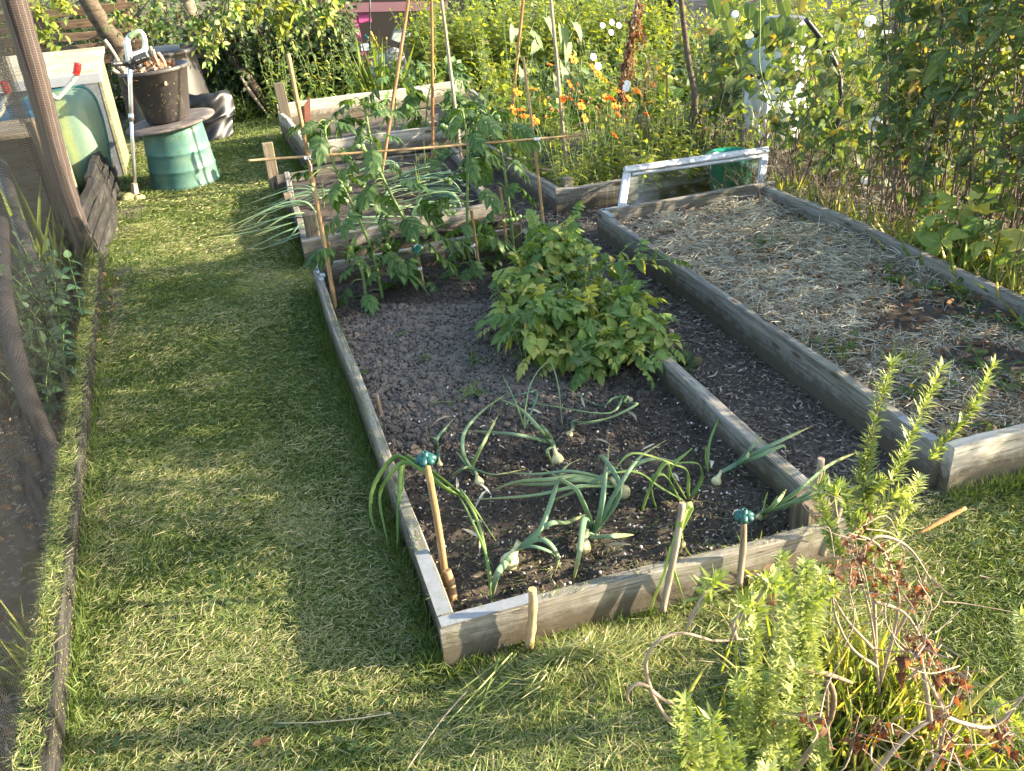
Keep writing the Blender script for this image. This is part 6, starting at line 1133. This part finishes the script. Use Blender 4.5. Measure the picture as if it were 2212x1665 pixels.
rosemary('bushy rosemary shoots in front of the nearest plank, bottom right', [[(1690, 1760), (1680, 1500), (1700, 1350), (1690, 1195), .08], [(1690, 1700), (1730, 1450), (1760, 1330), (1775, 1235), .05], [(1700, 1700), (1720, 1500), (1735, 1350), (1742, 1215), .0], [(1680, 1700), (1640, 1560), (1625, 1430), (1640, 1290), .05], [(1680, 1700), (1650, 1600), (1680, 1440), (1700, 1300)], [(1720, 1720), (1740, 1600), (1760, 1480), (1745, 1360)], [(1690, 1760), (1600, 1650), (1605, 1560), (1590, 1470)], [(1700, 1760), (1660, 1650), (1640, 1560), (1655, 1470)], [(1700, 1780), (1710, 1680), (1700, 1560), (1720, 1440), -.05], [(1640, 1330), (1615, 1300), (1605, 1340)], [(1700, 1780), (1760, 1700), (1775, 1620), (1740, 1540), -.05], [(1700, 1800), (1640, 1720), (1660, 1640), (1690, 1560), -.05], [(1720, 1300), (1680, 1260), (1655, 1265)], [(1730, 1300), (1790, 1280), (1800, 1265)]], [(1535, 1260), (1525, 1285), (1610, 1310), (1660, 1260)], -.72, DY(1690, 1760, -.72)*vec(1, 1, 0), den=200, nd=.024)
rosemary('rosemary tips poking up at the bottom edge of the frame', [[(1500, 1800), (1490, 1680), (1480, 1600), (1478, 1515)], [(1530, 1800), (1555, 1690), (1550, 1620), (1535, 1550)], [(1480, 1780), (1450, 1700), (1495, 1630)], [(1560, 1790), (1590, 1700), (1578, 1610)], [(1500, 1800), (1520, 1700), (1515, 1600)], [(1600, 1800), (1640, 1720), (1660, 1660)]], [], -.93, DY(1520, 1790, -.93)*vec(1, 1, 0), den=200, nd=.024)
rosemary('rosemary shoots at the lower right frame edge', [[(2330, 1700), (2260, 1560), (2225, 1440), (2205, 1330)], [(2330, 1720), (2250, 1620), (2190, 1560), (2150, 1520)], [(2330, 1640), (2270, 1520), (2240, 1390)]], [], -.75, DY(2330, 1700, -.75)*vec(1, 1, 0), den=190, nd=.024)
# ---- dead shrub with russet leaves, bare twigs
def twigs(lab, name, cat, paths, y, rb, leaves=(), nl=8, sz=.03, mat='russet', stem='stemgrey', jit=.0):
    T = thing(name, lab, cat, DY(*paths[0][0], y)*vec(1, 1, 0)+vec(0, 0, 0)); S = MB(); Lf = MB()
    for P in paths:
        W_ = [DY(u, v, y+U(-jit, jit)) for u, v in P]; tube(S, spline(W_, 18), [rb, rb*.4], 6, rough=.08)
        if P is paths[0] and W_[0][2] > .03 and name != 'branch': tube(S, [W_[0]*vec(1, 1, 0), W_[0]], [rb*1.1, rb], 6)
    for (u, v, r_, k) in leaves:
        for _ in range(k):
            c = DY(u, v, y)+rng.normal(size=3)*r_; e = c+rng.normal(size=3)*.03; sprig(S, Lf, [c-vec(0, 0, .02), c, e], max(3, nl-2), CURLY, sz*.5, .0, .0012, .9, -.2, 1.6, ws=1.2)
    for (u, v, r_, k) in leaves:
        for _ in range(k):
            c = DY(u, v, y)+rng.normal(size=3)*r_*1.6; e = c+rng.normal(size=3)*.045; tube(S, spline([c, (c+e)/2+rng.normal(size=3)*.012, e], 7), [.0017, .0009], 4, cap=False)
    obj('stems', S, M[stem], T)
    if Lf.n: obj('leaves', Lf, M[mat], T)
twigs('dead plant with crumpled russet leaves between the two rosemaries', 'dead_plant', 'dead plant', [[(1905, 1560), (1893, 1430), (1880, 1330), (1850, 1220)], [(1900, 1480), (1930, 1370), (1940, 1280), (1900, 1180), (1830, 1150)], [(1895, 1440), (1840, 1400), (1805, 1330), (1795, 1250)], [(1885, 1400), (1830, 1340), (1800, 1290)], [(1930, 1380), (1980, 1290), (2000, 1240)], [(1850, 1220), (1890, 1160), (1960, 1180), (2010, 1250)], [(1890, 1300), (1960, 1330), (2020, 1440), (2060, 1480)]], -.5, .004, [(1850, 1190, .03, 8), (1790, 1250, .015, 5), (1755, 1270, .015, 4), (1900, 1210, .035, 8), (1955, 1300, .015, 4), (1930, 1255, .035, 6), (1820, 1160, .02, 4), (1740, 1320, .01, 3), (1860, 1240, .035, 6), (1990, 1250, .02, 5), (1965, 1360, .01, 4)], 6, .026)
twigs('bare branching dead twig with curled brown leaves, lower right corner', 'dead_branch', 'dead branch', [[(1870, 1700), (1930, 1620), (1985, 1570), (2035, 1540), (2080, 1480), (2090, 1440)], [(2010, 1560), (2000, 1480), (1990, 1420), (2000, 1370)], [(2035, 1545), (2110, 1570), (2160, 1560), (2230, 1480)], [(1960, 1720), (2020, 1640), (2045, 1560)], [(2045, 1550), (2020, 1500), (1990, 1440)]], -.8, .005, [(2005, 1380, .008, 5), (1960, 1420, .008, 4), (2075, 1460, .012, 6), (2040, 1440, .01, 4), (2030, 1550, .01, 4), (1905, 1560, .008, 4), (2050, 1600, .015, 6), (2170, 1570, .012, 5), (2165, 1610, .01, 4), (1850, 1600, .01, 4), (1760, 1550, .01, 3)], 6, .03)
twigs('grey curling branch lying on the clippings in front of the bed', 'branch', 'branch', [[(1455, 1570), (1420, 1520), (1398, 1465), (1397, 1420), (1420, 1385), (1460, 1368), (1500, 1372), (1545, 1385), (1600, 1380), (1625, 1382)], [(1400, 1480), (1372, 1478), (1355, 1500), (1362, 1520)], [(1405, 1490), (1440, 1515), (1465, 1520)], [(1590, 1380), (1585, 1340), (1630, 1310), (1660, 1280)]], -.36, .0052)
twigs('thick pruned rosemary stub sticking out to the right', 'branch', 'branch', [[(1690, 1440), (1760, 1450), (1805, 1462), (1840, 1475)], [(1620, 1790), (1790, 1560), (1785, 1470), (1790, 1620)]], -.72, .007, stem='stembrown')
mb = MB(); P = [G(1985, 1152, .08), G(2035, 1124, .1), G(2086, 1097, .12)]; tube(mb, P, [.003, .007, .007, .005], 7, 14, rough=.15); tag(obj('seed_head', mb, plain_mat('rusty_seed_spike', (.42, .2, .07), .9, .4, 60, .4)), 'rusty dried dock seed spike lying over the grass', 'seed spike')
for k, (u, v) in enumerate(((840, 1560), (700, 1590))):
    pass
mb = MB(); tube(mb, spline([G(590, 1562, .03), G(680, 1560, .04), G(770, 1552, .035), G(845, 1540, .03)], 16), .0015, 5); tube(mb, spline([G(880, 1660, .03), G(950, 1560, .04), G(1010, 1490, .05)], 12), .0018, 5); tag(obj('dry_stalks', mb, M['straw']), 'long dry stalks lying on the sunny grass', 'dry stalks', None, 'stuff')
mb = MB(); inst(mb, OVAL, [G(545, 1610, .03), G(560, 1605, .03)], vec(1, .2, .1), vec(0, 0, 1), .03, 1.2); tag(obj('fallen_leaf', mb, M['russet']), 'fallen reddish leaf on the lawn at the bottom', 'leaf')
